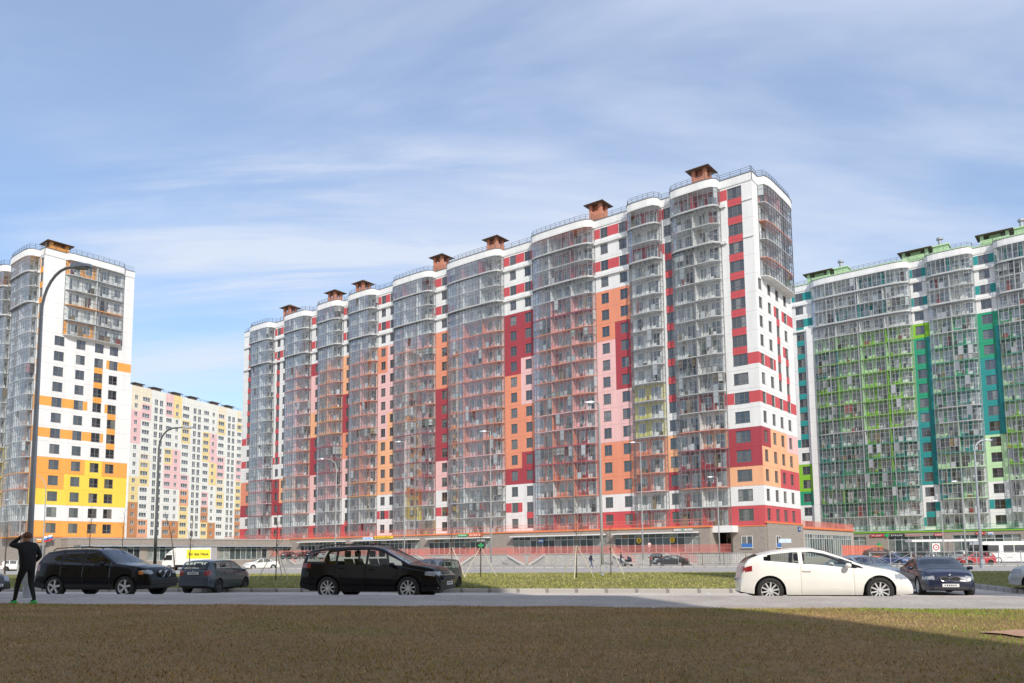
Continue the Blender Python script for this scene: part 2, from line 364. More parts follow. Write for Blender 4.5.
strip('far_pavement', -300, 300, [93.3, 99.5], M_ground, .14)
b = MB()          # a worn patch of bare soil in the lawn
pts = [(math.cos(a) * (1 + .25 * math.sin(3 * a + 1)) * .75, math.sin(a) * (1 + .2 * math.sin(5 * a)) * .42) for a in [i * 2 * math.pi / 28 for i in range(28)]]
b.poly([(7.2 + x, 10.75 + y, .222) for x, y in pts]); structure(b.build('soil_patch', M_patch))
# parking lines on the far side of the road
b = MB()
for k in range(-14, 1):
    u = 1.0 + k * 2.7
    b.poly([uv(u, 29.3, gz(29.3) + .006), uv(u + .12, 29.3, gz(29.3) + .006), uv(u + .12, 32.6, gz(32.6) + .006), uv(u, 32.6, gz(32.6) + .006)])
structure(b.build('road_markings', pm('road_paint', (.62, .61, .58), .7, .25, 4)))

# ------------------------------------------------------------------ grass
def grassmat(name, ramp, s=.35, green=False):
    m, t, o = newmat(name)
    b = t.nodes.new('ShaderNodeBsdfPrincipled'); b.inputs['Roughness'].default_value = .8; b.inputs['Specular IOR Level'].default_value = .15
    t.links.new(b.outputs[0], o.inputs[0]); g = t.nodes.new('ShaderNodeNewGeometry')
    n = t.nodes.new('ShaderNodeTexNoise'); n.inputs['Scale'].default_value = s; n.inputs['Detail'].default_value = 5
    t.links.new(g.outputs['Position'], n.inputs['Vector'])
    f = math_node(t, 'ADD', math_node(t, 'MULTIPLY', n.outputs['Fac'], 2.0), math_node(t, 'MULTIPLY', g.outputs['Random Per Island'], .42))
    f = math_node(t, 'SUBTRACT', f, .62 if green else .72)
    if green:
        sp = t.nodes.new('ShaderNodeSeparateXYZ'); t.links.new(g.outputs['Position'], sp.inputs[0])
        r = t.nodes.new('ShaderNodeMapRange'); r.interpolation_type = 'SMOOTHSTEP'; r.inputs['From Min'].default_value = 1.5; r.inputs['From Max'].default_value = 8.5; r.inputs['To Max'].default_value = .46
        t.links.new(math_node(t, 'ADD', sp.outputs[0], math_node(t, 'MULTIPLY', n.outputs['Fac'], 1.5)), r.inputs['Value']); f = math_node(t, 'SUBTRACT', f, r.outputs[0])
    n3 = t.nodes.new('ShaderNodeTexNoise'); n3.inputs['Scale'].default_value = .55; n3.inputs['Detail'].default_value = 4; mp = t.nodes.new('ShaderNodeMapping'); mp.inputs['Scale'].default_value = (.5, 1.3, 1); mp.inputs['Location'].default_value = (4.3, 1.7, 0)
    t.links.new(g.outputs['Position'], mp.inputs[0]); t.links.new(mp.outputs[0], n3.inputs['Vector'])
    bare = t.nodes.new('ShaderNodeMapRange'); bare.interpolation_type = 'SMOOTHSTEP'; bare.inputs['From Min'].default_value = .47; bare.inputs['From Max'].default_value = .66; bare.inputs['To Max'].default_value = .75 if green else .25
    t.links.new(n3.outputs['Fac'], bare.inputs['Value'])
    cr = t.nodes.new('ShaderNodeValToRGB'); e = cr.color_ramp.elements
    for i, (p, c) in enumerate(ramp):
        x = e[i] if i < 2 else e.new(p)
        x.position = p; x.color = (*c, 1)
    t.links.new(f, cr.inputs[0])
    v = t.nodes.new('ShaderNodeMapRange'); v.inputs['To Min'].default_value = .72; v.inputs['To Max'].default_value = 1.28
    t.links.new(math_node(t, 'FRACT', math_node(t, 'MULTIPLY', g.outputs['Random Per Island'], 17.3)), v.inputs['Value'])
    vm = t.nodes.new('ShaderNodeMixRGB'); vm.blend_type = 'MULTIPLY'; vm.inputs['Fac'].default_value = 1
    bm_ = t.nodes.new('ShaderNodeMixRGB'); t.links.new(bare.outputs[0], bm_.inputs['Fac']); t.links.new(cr.outputs[0], bm_.inputs['Color1']); bm_.inputs['Color2'].default_value = (.56, .375, .215, 1)
    t.links.new(bm_.outputs[0], vm.inputs['Color1']); t.links.new(v.outputs[0], vm.inputs['Color2']); t.links.new(vm.outputs[0], b.inputs['Base Color'])
    MATS[name] = m; return m
def blades(name, mat, P, h0, h1, wd, seed):
    rg = np.random.default_rng(seed); n = len(P)
    a = rg.uniform(0, 2 * np.pi, n); h = rg.uniform(h0, h1, n); ln = rg.uniform(.3, 1.6, n) * h; la = rg.uniform(0, 2 * np.pi, n); ww = wd * rg.uniform(.6, 1.3, n)
    v = np.zeros((n, 3, 3)); dx, dy = np.cos(a) * ww, np.sin(a) * ww
    v[:, 0] = P - np.stack([dx, dy, np.full(n, .005)], 1); v[:, 1] = P + np.stack([dx, dy, np.full(n, -.005)], 1)
    v[:, 2] = P + np.stack([np.cos(la) * ln, np.sin(la) * ln, h], 1)
    me = bpy.data.meshes.new(name); me.vertices.add(3 * n); me.vertices.foreach_set('co', v.reshape(-1))
    me.loops.add(3 * n); me.loops.foreach_set('vertex_index', np.arange(3 * n)); me.polygons.add(n)
    me.polygons.foreach_set('loop_start', np.arange(0, 3 * n, 3)); me.materials.append(mat); me.update(calc_edges=True); me.validate()
    o = link(name, me); o['kind'] = 'stuff'; return o
M_grass = grassmat('dry_grass', [(.0, (.22, .34, .035)), (.28, (.34, .30, .075)), (.54, (.42, .285, .10)), (.77, (.50, .325, .135)), (1, (.33, .205, .08))], .38, True)
M_grassg = grassmat('green_grass', [(.0, (.20, .25, .03)), (.35, (.33, .34, .075)), (.65, (.46, .42, .16)), (1, (.40, .32, .15))], .3)
rg = np.random.default_rng(3)
n = 150000
v = 17.0 - 11.5 * rg.random(n) ** 1.15; k = np.clip(v / 16, .4, 1.1); u = (rg.random(n) * 2 - 1) * (3.5 + v * .80) - v * .06
z = np.array([lawn_z(a, c) for a, c in zip(u, v)])
P = np.stack([U.x * u + V.x * v, U.y * u + V.y * v, z], 1)
keep = ~((np.abs(P[:, 0] - 7.2) < .75) & (np.abs(P[:, 1] - 10.75) < .4) & (rg.random(n) < .9))
o = blades('grass', M_grass, P[keep], .015, .045, .006, 1); o['label'] = 'short dry brown grass of the shaded foreground lawn'
n = 12000
v = 17.02 - .12 * rg.random(n) ** 2; u = (rg.random(n) * 2 - 1) * 18
o = blades('grass', M_grass, np.stack([U.x * u + V.x * v, U.y * u + V.y * v, np.full(n, PZ - .03)], 1), .02, .06, .006, 5)
o['label'] = 'ragged dry grass edging the near pavement'
for (ua, ub, n, lab) in ((-50, SU0 - .1, 60000, 'yellow green spring grass on the wide lawn across the road'), (SU1 + .1, 36, 14000, 'green grass on the far lawn at the right edge')):
    u = ua + (ub - ua) * rg.random(n); v = 33.05 + 32.2 * rg.random(n) ** 1.5
    z = np.interp(v, [32.95, 40, 50, 65.4], [-.14, -.10, -.13, -.27])
    o = blades('grass', M_grassg, np.stack([U.x * u + V.x * v, U.y * u + V.y * v, z], 1), .03, .10, .016, 9); o['label'] = lab

# ------------------------------------------------------------------ apartment blocks
PHI = .6697; SH = 2.856; Z1 = 5.1; NF = 18; ZT = Z1 + NF * SH; ZP = 57.65
SILL, HEAD = .72, 2.42
def F(t, o, z): return (-t, -o, z)          # a point of the front face: t along it from the near corner, o out of it
def S(s, o, z): return (o, s, z)            # a point of the end face: s along it from the same corner
_winmesh = {}
def window_meshes(wd, ht, style):
    k = (round(wd, 2), round(ht, 2), style)
    if k in _winmesh: return _winmesh[k]
    fr = MB(); a = .07; x = wd / 2; z = ht / 2; y0, y1 = -.04, .04
    fr.box(-x, x, y0, y1, -z, -z + a); fr.box(-x, x, y0, y1, z - a, z); fr.box(-x, -x + a, y0, y1, -z + a, z - a); fr.box(x - a, x, y0, y1, -z + a, z - a)
    n = 3 if wd > 2 else 2
    for i in range(1, n): fr.box(-x + wd * i / n - .045, -x + wd * i / n + .045, y0 - .004, y1 - .004, -z + a, z - a)
    if style != 'plain':
        zt = -z + ht * .33
        for i in range(n): fr.box(-x + wd * i / n + .05, -x + wd * (i + 1) / n - .05, y0 + .002, y1 - .01, zt - .035, zt + .035)
    fr.box(-x - .05, x + .05, -.16, y0 - .002, -z - .05, -z + .0)
    me = bpy.data.meshes.new('window'); me.from_pydata(fr.v, [], fr.f); me.materials.append(M_framew if style == 'white' else M_frame); me.update()
    p = bpy.data.meshes.new('pane'); pv = []
    for i in range(n):
        xa, xb = -x + wd * i / n + .03, -x + wd * (i + 1) / n - .03; pv += [(xa, .012, -z + .03), (xb, .012, -z + .03), (xb, .012, z - .03), (xa, .012, z - .03)]
    p.from_pydata(pv, [], [(4 * i, 4 * i + 1, 4 * i + 2, 4 * i + 3) for i in range(n)])
    p.materials.append(M_pane); p.update()
    _winmesh[k] = (me, p, fr); return _winmesh[k]
def place_windows(root, wins, limit=100):
    """wins: (weight, loc, rz, w, h, style); the ones showing largest become parts of their own, the rest one part"""
    wins.sort(key=lambda q: -q[0])
    for wgt, loc, rz, wd, ht, st in wins[:limit]:
        me, pe, _ = window_meshes(wd, ht, st); o = link('window', me, root); o.location = loc; o.rotation_euler = (0, 0, rz); link('pane', pe, o)
    if len(wins) > limit:
        b = MB()
        for wgt, loc, rz, wd, ht, st in wins[limit:]:
            _, _, fr = window_meshes(wd, ht, st); c, s = math.cos(rz), math.sin(rz); n0 = len(b.v); x, z = wd / 2 - .03, ht / 2 - .03
            tr = lambda p: (loc[0] + c * p[0] - s * p[1], loc[1] + s * p[0] + c * p[1], loc[2] + p[2])
            b.v += [tr(p) for p in fr.v]; b.f += [tuple(i + n0 for i in f) for f in fr.f]; b.m += [1 if st == 'white' else 0] * len(fr.f)
            b.poly([tr(p) for p in ((-x, .012, -z), (x, .012, -z), (x, .012, z), (-x, .012, z))], 2)
        o = b.build('windows', [M_frame, M_framew, M_paneI], root); o['kind'] = 'stuff'
class Wall:
    """collects coloured facade cells with real window openings"""
    def __init__(s): s.b = MB(); s.keys = []; s.wins = []
    def mi(s, k):
        if k not in s.keys: s.keys.append(k)
        return s.keys.index(k)
    def quad(s, G, t0, t1, z0, z1, k, o=0.0):
        if t1 - t0 < 1e-4 or z1 - z0 < 1e-4: return
        s.b.poly([G(t0, o, z0), G(t1, o, z0), G(t1, o, z1), G(t0, o, z1)], s.mi(k))
    def cell(s, G, a, b, zf, w, code, acc, above, rz, style, cdepth=.2, hh=None, sh=SH, weight=1.0, sill=SILL, head=HEAD):
        """a..b one column cell, w = (centre, width) of its window or None; code: colour + flags b l r s"""
        base = code[0]; fl = code[1:]; z0, z1 = zf, zf + sh
        if w is None:
            s.quad(G, a, b, z0, z1, base); return
        wa, wb = w[0] - w[1] / 2, w[0] + w[1] / 2; zs, zh = zf + sill, zf + head
        lk = acc if ('b' in fl or 'l' in fl) else base; rk = acc if ('b' in fl or 'r' in fl) else base
        for x0, x1, k in ((a, wa, rk), (wb, b, lk)):           # t grows to the left, so the small-t side is the right one
            s.quad(G, x0, x1, z0, zs, base); s.quad(G, x0, x1, zs, zh, k); s.quad(G, x0, x1, zh, z1, base)
        s.quad(G, wa, wb, z0, zs, acc if 's' in fl else base); s.quad(G, wa, wb, zh, z1, acc if above else base)
        d = -cdepth; m = s.mi(base)
        for q in ([G(wa, 0, zs), G(wa, d, zs), G(wa, d, zh), G(wa, 0, zh)], [G(wb, 0, zs), G(wb, d, zs), G(wb, d, zh), G(wb, 0, zh)],
                  [G(wa, 0, zs), G(wb, 0, zs), G(wb, d, zs), G(wa, d, zs)], [G(wa, 0, zh), G(wb, 0, zh), G(wb, d, zh), G(wa, d, zh)]): s.b.poly(q, m)
        s.wins.append((weight, G((wa + wb) / 2, -.14, (zs + zh) / 2), rz, w[1], zh - zs, style))
    def column_cells(s, G, t0, t1, cols, rows, acc, rz, style='dark', weight=lambda t, f: 1.0):
        """cols: [(centre, width)], rows[f] = one code per column, top storey first"""
        br = [t0] + [(cols[i][0] + cols[i + 1][0]) / 2 for i in range(len(cols) - 1)] + [t1]
        for f in range(NF, 0, -1):
            codes = rows[NF - f].split(); up = rows[NF - f - 1].split() if f < NF else ['W'] * len(codes)
            for i, cw in enumerate(cols):
                s.cell(G, br[i], br[i + 1], Z1 + (f - 1) * SH, cw, codes[i], acc, 's' in up[i][1:], rz, style, weight=weight(cw[0], f))
    def build(s, root, name='wall'): return s.b.build(name, [WM(k) for k in s.keys], root)
def bay_outline(t0, t1, D, step=.82, n=4.2, o0=0.0):
    a = (t1 - t0) / 2; mid = (t0 + t1) / 2; fine = []
    for i in range(201):
        th = math.pi * i / 200; c, s_ = math.cos(th), math.sin(th)
        fine.append((mid - a * math.copysign(abs(c) ** (2 / n), c), o0 + (D - o0) * abs(s_) ** (2 / n)))
    L = [0]
    for p, q in zip(fine, fine[1:]): L.append(L[-1] + math.hypot(q[0] - p[0], q[1] - p[1]))
    m = max(5, round(L[-1] / step)); ts = [L[-1] * i / m for i in range(m + 1)]
    return [(float(np.interp(x, L, [p[0] for p in fine])), float(np.interp(x, L, [p[1] for p in fine]))) for x in ts]
M_clut = panemat('balcony_clutter', [(.66, .66, .63), (.58, .60, .60), (.70, .69, .65), (.5, .48, .44), (.25, .2, .15), (.6, .58, .55), (.12, .1, .1), (.42, .3, .16), (.3, .32, .36), (.5, .12, .1), (.65, .62, .5), (.2, .24, .2), (.08, .08, .09)], rough=.7, ior=1.3, island=True)
def glazed_bay(root, G, t0, t1, nsub, colours, slabs, glass, floors=(1, 18), D=1.35, label=None, seed=0, step=.82, top=True, dark=False, dd=None):
    """a stack of glazed balconies: rooms behind, slabs, mullions, panes. colours(f, i) -> back wall key; slabs(f) -> key"""
    rr = random.Random(seed); keys = []
    def mi(k):
        if k not in keys: keys.append(k)
        return keys.index(k)
    part = empty('glazed_bay', parent=root)
    bw, sl, mu, gl, cl = MB(), MB(), MB(), MB(), MB()
    slk = []
    for f in range(floors[0], floors[1] + 1):
        z0 = Z1 + (f - 1) * SH; z1 = z0 + SH
        Df = D + (0 if dd is None else dd(f)); P = bay_outline(t0 + .02, t1 - .02, Df, step)
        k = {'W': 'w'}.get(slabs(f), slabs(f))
        if k not in slk: slk.append(k)
        si = slk.index(k)
        # slab
        Q = bay_outline(t0 + .02, t1 - .02, Df + .035, step)
        thick = .06 if (dd is None or abs(dd(f) - (dd(f - 1) if f > 1 else dd(f))) < .01) else .16
        for p, q in zip(Q, Q[1:]):
            sl.poly([G(p[0], p[1], z0 - thick), G(q[0], q[1], z0 - thick), G(q[0], q[1], z0 + .06), G(p[0], p[1], z0 + .06)], si)
            sl.poly([G(p[0], p[1], z0 + .06), G(q[0], q[1], z0 + .06), G(q[0], .0, z0 + .06), G(p[0], .0, z0 + .06)], si)
            sl.poly([G(p[0], p[1], z0 - thick), G(p[0], .0, z0 - thick), G(q[0], .0, z0 - thick), G(q[0], q[1], z0 - thick)], si)
        if thick > .1:
            for p, q in zip(Q, Q[1:]): mu.beam(G(p[0], p[1] - .02, z0 - thick - .07), G(q[0], q[1] - .02, z0 - thick - .07), .12, .14)  # dark bar added as the shadow line beneath the overhang
        # panes, rails and mullions
        divs = set(round(len(P) * i / nsub) for i in range(1, nsub)); wtop = z1 - .07
        for i, (p, q) in enumerate(zip(P, P[1:])):
            g = .02
            tx, ox = q[0] - p[0], q[1] - p[1]; ln = math.hypot(tx, ox); tx, ox = tx / ln * g, ox / ln * g
            a, c = (p[0] + tx, p[1] + ox), (q[0] - tx, q[1] - ox)
            op = rr.random() < .012
            if not op: gl.poly([G(a[0], a[1], z0 + 1.12), G(c[0], c[1], z0 + 1.12), G(c[0], c[1], wtop), G(a[0], a[1], wtop)])
            gl.poly([G(a[0], a[1], z0 + .06), G(c[0], c[1], z0 + .06), G(c[0], c[1], z0 + 1.06), G(a[0], a[1], z0 + 1.06)])
            mu.beam(G(p[0], p[1], z0 + 1.09), G(q[0], q[1], z0 + 1.09), .05, .06)
            mu.beam(G(p[0], p[1], wtop), G(q[0], q[1], wtop), .05, .07)
            mu.beam(G(p[0], p[1], z0 + 2.05), G(q[0], q[1], z0 + 2.05), .04, .04)
        for i, p in enumerate(P):
            wd = .17 if i in divs else (.10 if i in (0, len(P) - 1) else .075)
            mu.beam(G(p[0], p[1], z0 + .06), G(p[0], p[1], wtop), wd, wd)
        # rooms behind
        ws = (t1 - t0) / nsub
        for i in range(nsub):
            a, c = t0 + i * ws, t0 + (i + 1) * ws; kc = mi(colours(f, i))
            bw.poly([G(a, .02, z0 + .06), G(c, .02, z0 + .06), G(c, .02, z1 - .13), G(a, .02, z1 - .13)], kc)
            if i: bw.box(*fin(G, a, Df, z0, z1), kc)
            # one balcony door with a window beside it, and on wide rooms another window
            spots = [(a + ws * .30, min(1.8, ws * .36), True)]
            if ws > 3.6: spots.append((a + ws * .76, min(1.2, ws * .24), False))
            for tcx, wdt, door in spots:
                bw.poly([G(tcx - wdt / 2 - .08, .035, z0 + (.14 if door else .8)), G(tcx + wdt / 2 + .08, .035, z0 + (.14 if door else .8)), G(tcx + wdt / 2 + .08, .035, z0 + 2.42), G(tcx - wdt / 2 - .08, .035, z0 + 2.42)], mi('_frame'))
                m = 3 if wdt > 1.6 else 2
                for j in range(m):
                    x0 = tcx - wdt / 2 + wdt * j / m + .05; x1 = tcx - wdt / 2 + wdt * (j + 1) / m - .05
                    bw.poly([G(x0, .05, z0 + (.22 if door and j == 0 else .88)), G(x1, .05, z0 + (.22 if door and j == 0 else .88)), G(x1, .05, z0 + 2.34), G(x0, .05, z0 + 2.34)], mi('_pane'))
            if rr.random() < .10:
                j0 = round(len(P) * i / nsub); j1 = min(len(P) - 1, round(len(P) * (i + 1) / nsub)); lo_, hi_ = rr.choice([(1.12, 2.7), (.1, 1.05), (1.5, 2.7)])
                for p, q in zip(P[j0:j1], P[j0 + 1:j1 + 1]):
                    if rr.random() < .85: cl.poly([G(p[0], max(.06, p[1] - .1), z0 + lo_), G(q[0], max(.06, q[1] - .1), z0 + lo_), G(q[0], max(.06, q[1] - .1), z0 + hi_), G(p[0], max(.06, p[1] - .1), z0 + hi_)])
            for _ in range(3):
                if rr.random() < .55:
                    x = a + ws * rr.uniform(.1, .85); wq = rr.uniform(.25, .9); hq = rr.choice([.5, .8, 1.0, 1.4, 2.2]); oo = rr.uniform(.25, Df * .8)
                    cl.poly([G(x, oo, z0 + .13), G(min(x + wq, c - .1), oo, z0 + .13), G(min(x + wq, c - .1), oo, z0 + hq), G(x, oo, z0 + hq)])
    if top:
        f = floors[1]; Df = D + (0 if dd is None else dd(f)); Q = bay_outline(t0 + .02, t1 - .02, Df + .06, step); z = Z1 + f * SH
        for p, q in zip(Q, Q[1:]): sl.poly([G(p[0], p[1], z - .13), G(p[0], .0, z - .13), G(q[0], .0, z - .13), G(q[0], q[1], z - .13)], 0)
    n0 = len(bw.v); bw.v += sl.v; bw.f += [tuple(i + n0 for i in f) for f in sl.f]; bw.m += [mi(slk[i]) for i in sl.m]
    bw.build('balcony_rooms', [M_framew if k == '_frame' else ((M_paneG if root['label'].startswith('white block with teal') else M_paneB) if k == '_pane' else WM(k)) for k in keys], part)
    mu.build('mullions_and_shade_bars', M_mulld if dark else (M_mulll if root['label'].startswith('white block with teal') else M_mull), part); gl.build('glazing', glass, part)
    o = cl.build('stored_things', M_clut, part); o['kind'] = 'stuff'
    return part
def fin(G, a, Df, z0, z1):
    p, q = G(a - .07, .03, z0 + .061), G(a + .07, Df - .12, z1 - .131)
    return (min(p[0], q[0]), max(p[0], q[0]), min(p[1], q[1]), max(p[1], q[1]), p[2], q[2])
def parapet(root, outline, G, name='parapet', z0=ZT - .0, z1=ZP, key='W', inset=.35):
    """white band along the roof edge; outline = [(t, o)]"""
    b = MB()
    for p, q in zip(outline, outline[1:]):
        b.poly([G(p[0], p[1], z0 - .12), G(q[0], q[1], z0 - .12), G(q[0], q[1], z1), G(p[0], p[1], z1)])
        b.poly([G(p[0], p[1], z1), G(q[0], q[1], z1), G(q[0], q[1] - inset, z1), G(p[0], p[1] - inset, z1)])
        b.poly([G(p[0], p[1] - inset, z1), G(q[0], q[1] - inset, z1), G(q[0], q[1] - inset, z0), G(p[0], p[1] - inset, z0)])
        b.poly([G(p[0], p[1], z0 - .12), G(q[0], q[1], z0 - .12), G(q[0], -.05, z0 - .12), G(p[0], -.05, z0 - .12)])
        b.beam(G(p[0], p[1] + .02, z1 + .03), G(q[0], q[1] + .02, z1 + .03), .12, .06, 1)
    return b.build(name, [WM(key), M_roofm], root)
def roof_railing(root, pts, G, z=ZP, h=1.0, step=1.6):
    b = MB(); d = 0
    P = [Vector(G(t, o, z)) for t, o in pts]
    for p, q in zip(P, P[1:]):
        L = (q - p).length; m = max(1, round(L / step))
        for i in range(m): c = p.lerp(q, i / m); b.beam(c, c + Vector((0, 0, h)), .05)
        for k in (.35, .68, 1.0): b.beam(p + Vector((0, 0, h * k)), q + Vector((0, 0, h * k)), .04)
    return b.build('roof_railing', M_poled, root)
def roof_vent(root, x, y, wx, wy, key='coral', z=ZP - .9, h=2.9, flat=False):
    """brick vent house under an overhanging canopy"""
    e = empty('roof_vent', (x, y, z), parent=root); b = MB(); mats = {'coral': M_coral, 'amber': WM('A'), 'mint': WM('M')}[key]
    b.box(-wx / 2, wx / 2, -wy / 2, wy / 2, 0, h * .52)
    for sx in (-1, 1):
        for sy in (-1, 1): b.box(min(sx * wx / 2, sx * (wx / 2 - .55)), max(sx * wx / 2, sx * (wx / 2 - .55)), min(sy * wy / 2, sy * (wy / 2 - .55)), max(sy * wy / 2, sy * (wy / 2 - .55)), h * .52, h * .80)
    b.box(-wx * .2, wx * .2, -wy * .2, wy * .2, h * .52, h * .80)
    b.build('vent_housing', mats, e)
    c = MB(); ex = .75; z0 = h * .80; X, Y = wx / 2 + ex, wy / 2 + ex
    c.loft([[(-X, -Y, z0), (X, -Y, z0), (X, Y, z0), (-X, Y, z0)], [(-X, -Y, z0 + .06), (X, -Y, z0 + .06), (X, Y, z0 + .06), (-X, Y, z0 + .06)],
            [(-X * .18, -Y * .18, h if not flat else z0 + .3), (X * .18, -Y * .18, h if not flat else z0 + .3), (X * .18, Y * .18, h if not flat else z0 + .3), (-X * .18, Y * .18, h if not flat else z0 + .3)]], 0, True, True)
    c.build('canopy', M_canopy, e); return e
def ledge(b, G, t0, t1, z, d=.32, h=.42, mi=0):
    p, q = G(t0, -.02, z - h / 2), G(t1, d, z + h / 2)
    b.box(min(p[0], q[0]), max(p[0], q[0]), min(p[1], q[1]), max(p[1], q[1]), p[2], q[2], mi)
def shell(root, L0, L1, Wd, key='W', skip_front=True, skip_end=True):
    """back wall, far end and flat roof"""
    b = MB(); x0, x1 = -L1, -L0
    b.poly([(x0, Wd, 0), (x1, Wd, 0), (x1, Wd, ZP), (x0, Wd, ZP)]); b.poly([(x0, 0, -.5), (x0, Wd, -.5), (x0, Wd, ZP), (x0, 0, ZP)])
    if not skip_end: b.poly([(x1, 0, -.5), (x1, Wd, -.5), (x1, Wd, ZP), (x1, 0, ZP)])
    b.poly([(x0, 0, ZT + .25), (x1, 0, ZT + .25), (x1, Wd, ZT + .25), (x0, Wd, ZT + .25)], 1)
    return b.build('rear_wall', [WM(key), M_roofm], root)
def world_of(root, p): return root.matrix_world @ Vector(p)
def block_root(name, x, y, label, group=None, z=0):
    r = empty(name, (x, y, z), -PHI); tag(r, label, 'apartment building', group); bpy.context.view_layer.update(); return r
M_shop = panemat('shop_glass', [(.10, .16, .16), (.05, .07, .08), (.18, .24, .23), (.30, .33, .30), (.07, .10, .12), (.42, .46, .42), (.05, .06, .07), (.14, .20, .20), (.34, .22, .12), (.09, .13, .13)], rough=.05, ior=1.5, island=True)
M_shopframe = pm('shop_frame', (.50, .54, .53), .5, .05)
def shopfront(root, G, t0, t1, z0, z1, o, name='shop_window', bay=1.25, light=False):
    b = MB(); n = max(1, round((t1 - t0) / bay))
    for i in range(n):
        a, c = t0 + (t1 - t0) * i / n, t0 + (t1 - t0) * (i + 1) / n
        b.poly([G(a + .04, o - .06, z0 + .1), G(c - .04, o - .06, z0 + .1), G(c - .04, o - .06, z1 - .75), G(a + .04, o - .06, z1 - .75)], 1)
        b.poly([G(a + .04, o - .06, z1 - .65), G(c - .04, o - .06, z1 - .65), G(c - .04, o - .06, z1 - .05), G(a + .04, o - .06, z1 - .05)], 1)
    for i in range(n + 1):
        a = t0 + (t1 - t0) * i / n; b.beam(G(a, o - .02, z0), G(a, o - .02, z1), .09, .1)
    for z in (z0 + .05, z1 - .7, z1 - .03): b.beam(G(t0, o - .018, z), G(t1, o - .018, z), .08, .1)
    return b.build(name, [M_shopframe, M_shop], root)
def gbox(b, G, t0, t1, o0, o1, z0, z1, mi=0):
    p, q = G(t0, o0, z0), G(t1, o1, z1); b.box(min(p[0], q[0]), max(p[0], q[0]), min(p[1], q[1]), max(p[1], q[1]), z0, z1, mi)
def bar_railing(b, G, pts, z, h=1.1, step=.14, bw=.03, mi=0):
    """pts [(t,o,dz)]: handrail, bottom rail and upright bars"""
    for (ta, oa, za), (tb, ob, zb) in zip(pts, pts[1:]):
        L = math.hypot(tb - ta, ob - oa); m = max(1, round(L / step))
        for k in (.08, .55, 1.0): b.beam(G(ta, oa, z + za + h * k), G(tb, ob, z + zb + h * k), .05, .05, mi)
        for i in range(m + 1):
            q = i / m; t, o, zz = ta + (tb - ta) * q, oa + (ob - oa) * q, z + za + (zb - za) * q
            b.beam(G(t, o, zz), G(t, o, zz + h), bw, bw, mi)

# ================================================================== the red block in the middle
red = block_root('apartment_building', 36, 111, 'long white apartment block with red, orange and pink facade patches')
LR = 132.0; WR = 15.6; wall = Wall()
wt = lambda t, f: 1 / (1 + t * .02) * (1.0 if f < 13 else .9)
FRONT = math.pi * 0; SIDE = math.pi / 2
def rows(*s):
    r = []
    for x in s:
        q = x.split('*'); r += [q[0].strip()] * (int(q[1]) if len(q) > 1 else 1)
    assert len(r) == NF, len(r); return r
TOP1 = ('Wb', 'W', 'Wb', 'W'); TOP2 = ('Wb Wb', 'W W', 'Wb Wb', 'W W')
# corner strip
wall.column_cells(F, 0, 5.0, [(2.75, 2.25)], rows('Wls', 'Ws*7', 'Ws', 'Wr', 'W', 'Wb', 'W', 'D*2', 'L', 'W', 'R'), 'R', FRONT, weight=wt)
wall.column_cells(F, 12.95, 14.9, [(13.75, 1.5)], rows('Wl', 'W', 'Wls', 'Ws*8', 'Wr', 'W', 'L*2', 'D', 'W', 'R'), 'R', FRONT, weight=wt)
wall.column_cells(F, 20.6, 27.5, [(22.1, 1.45), (25.7, 1.45)], rows(*TOP2, 'O O*2', 'D O', 'D P*3', 'P P*3', 'O O*3', 'W W', 'R R'), 'R', FRONT, weight=wt)
wall.column_cells(F, 40.3, 47.4, [(41.9, 1.45), (45.3, 1.45)], rows(*TOP2, 'D D*3', 'P D', 'P O*2', 'O O*3', 'D O', 'D D', 'W W', 'Ws Wb', 'W W'), 'R', FRONT, weight=wt)
wall.column_cells(F, 61.0, 64.9, [(62.6, 1.45)], rows(*TOP1, 'O*4', 'D*5', 'P*2', 'W', 'Wb', 'W'), 'R', FRONT, weight=wt)
wall.column_cells(F, 76.3, 81.8, [(77.5, 1.4), (80.2, 1.4)], rows(*TOP2, 'P O*2', 'P P*3', 'L P*2', 'L L*4', 'W W', 'Wb Wb', 'W W'), 'R', FRONT, weight=wt)
wall.column_cells(F, 90.4, 93.2, [(91.5, 1.4)], rows(*TOP1, 'L*3', 'D*3', 'O*2', 'P*3', 'W', 'Ws', 'R'), 'R', FRONT, weight=wt)
wall.column_cells(F, 101.2, 104.5, [(102.4, 1.4)], rows(*TOP1, 'D', 'P*3', 'L*2', 'D*3', 'P*3', 'W', 'R'), 'R', FRONT, weight=wt)
wall.column_cells(F, 113.6, 118.8, [(114.8, 1.4), (117.3, 1.3)], rows('Wb Wb', 'W W', 'Wb Wbs', 'W Ws*8', 'W Wb', 'W W', 'L D*2', 'D D', 'W W', 'R R'), 'R', FRONT, weight=wt)
wall.column_cells(F, 127.6, LR, [(129.2, 1.5)], rows('Ws*9', 'Wl', 'W', 'Wl', 'W', 'O*2', 'D', 'W', 'R'), 'R', FRONT, weight=wt)
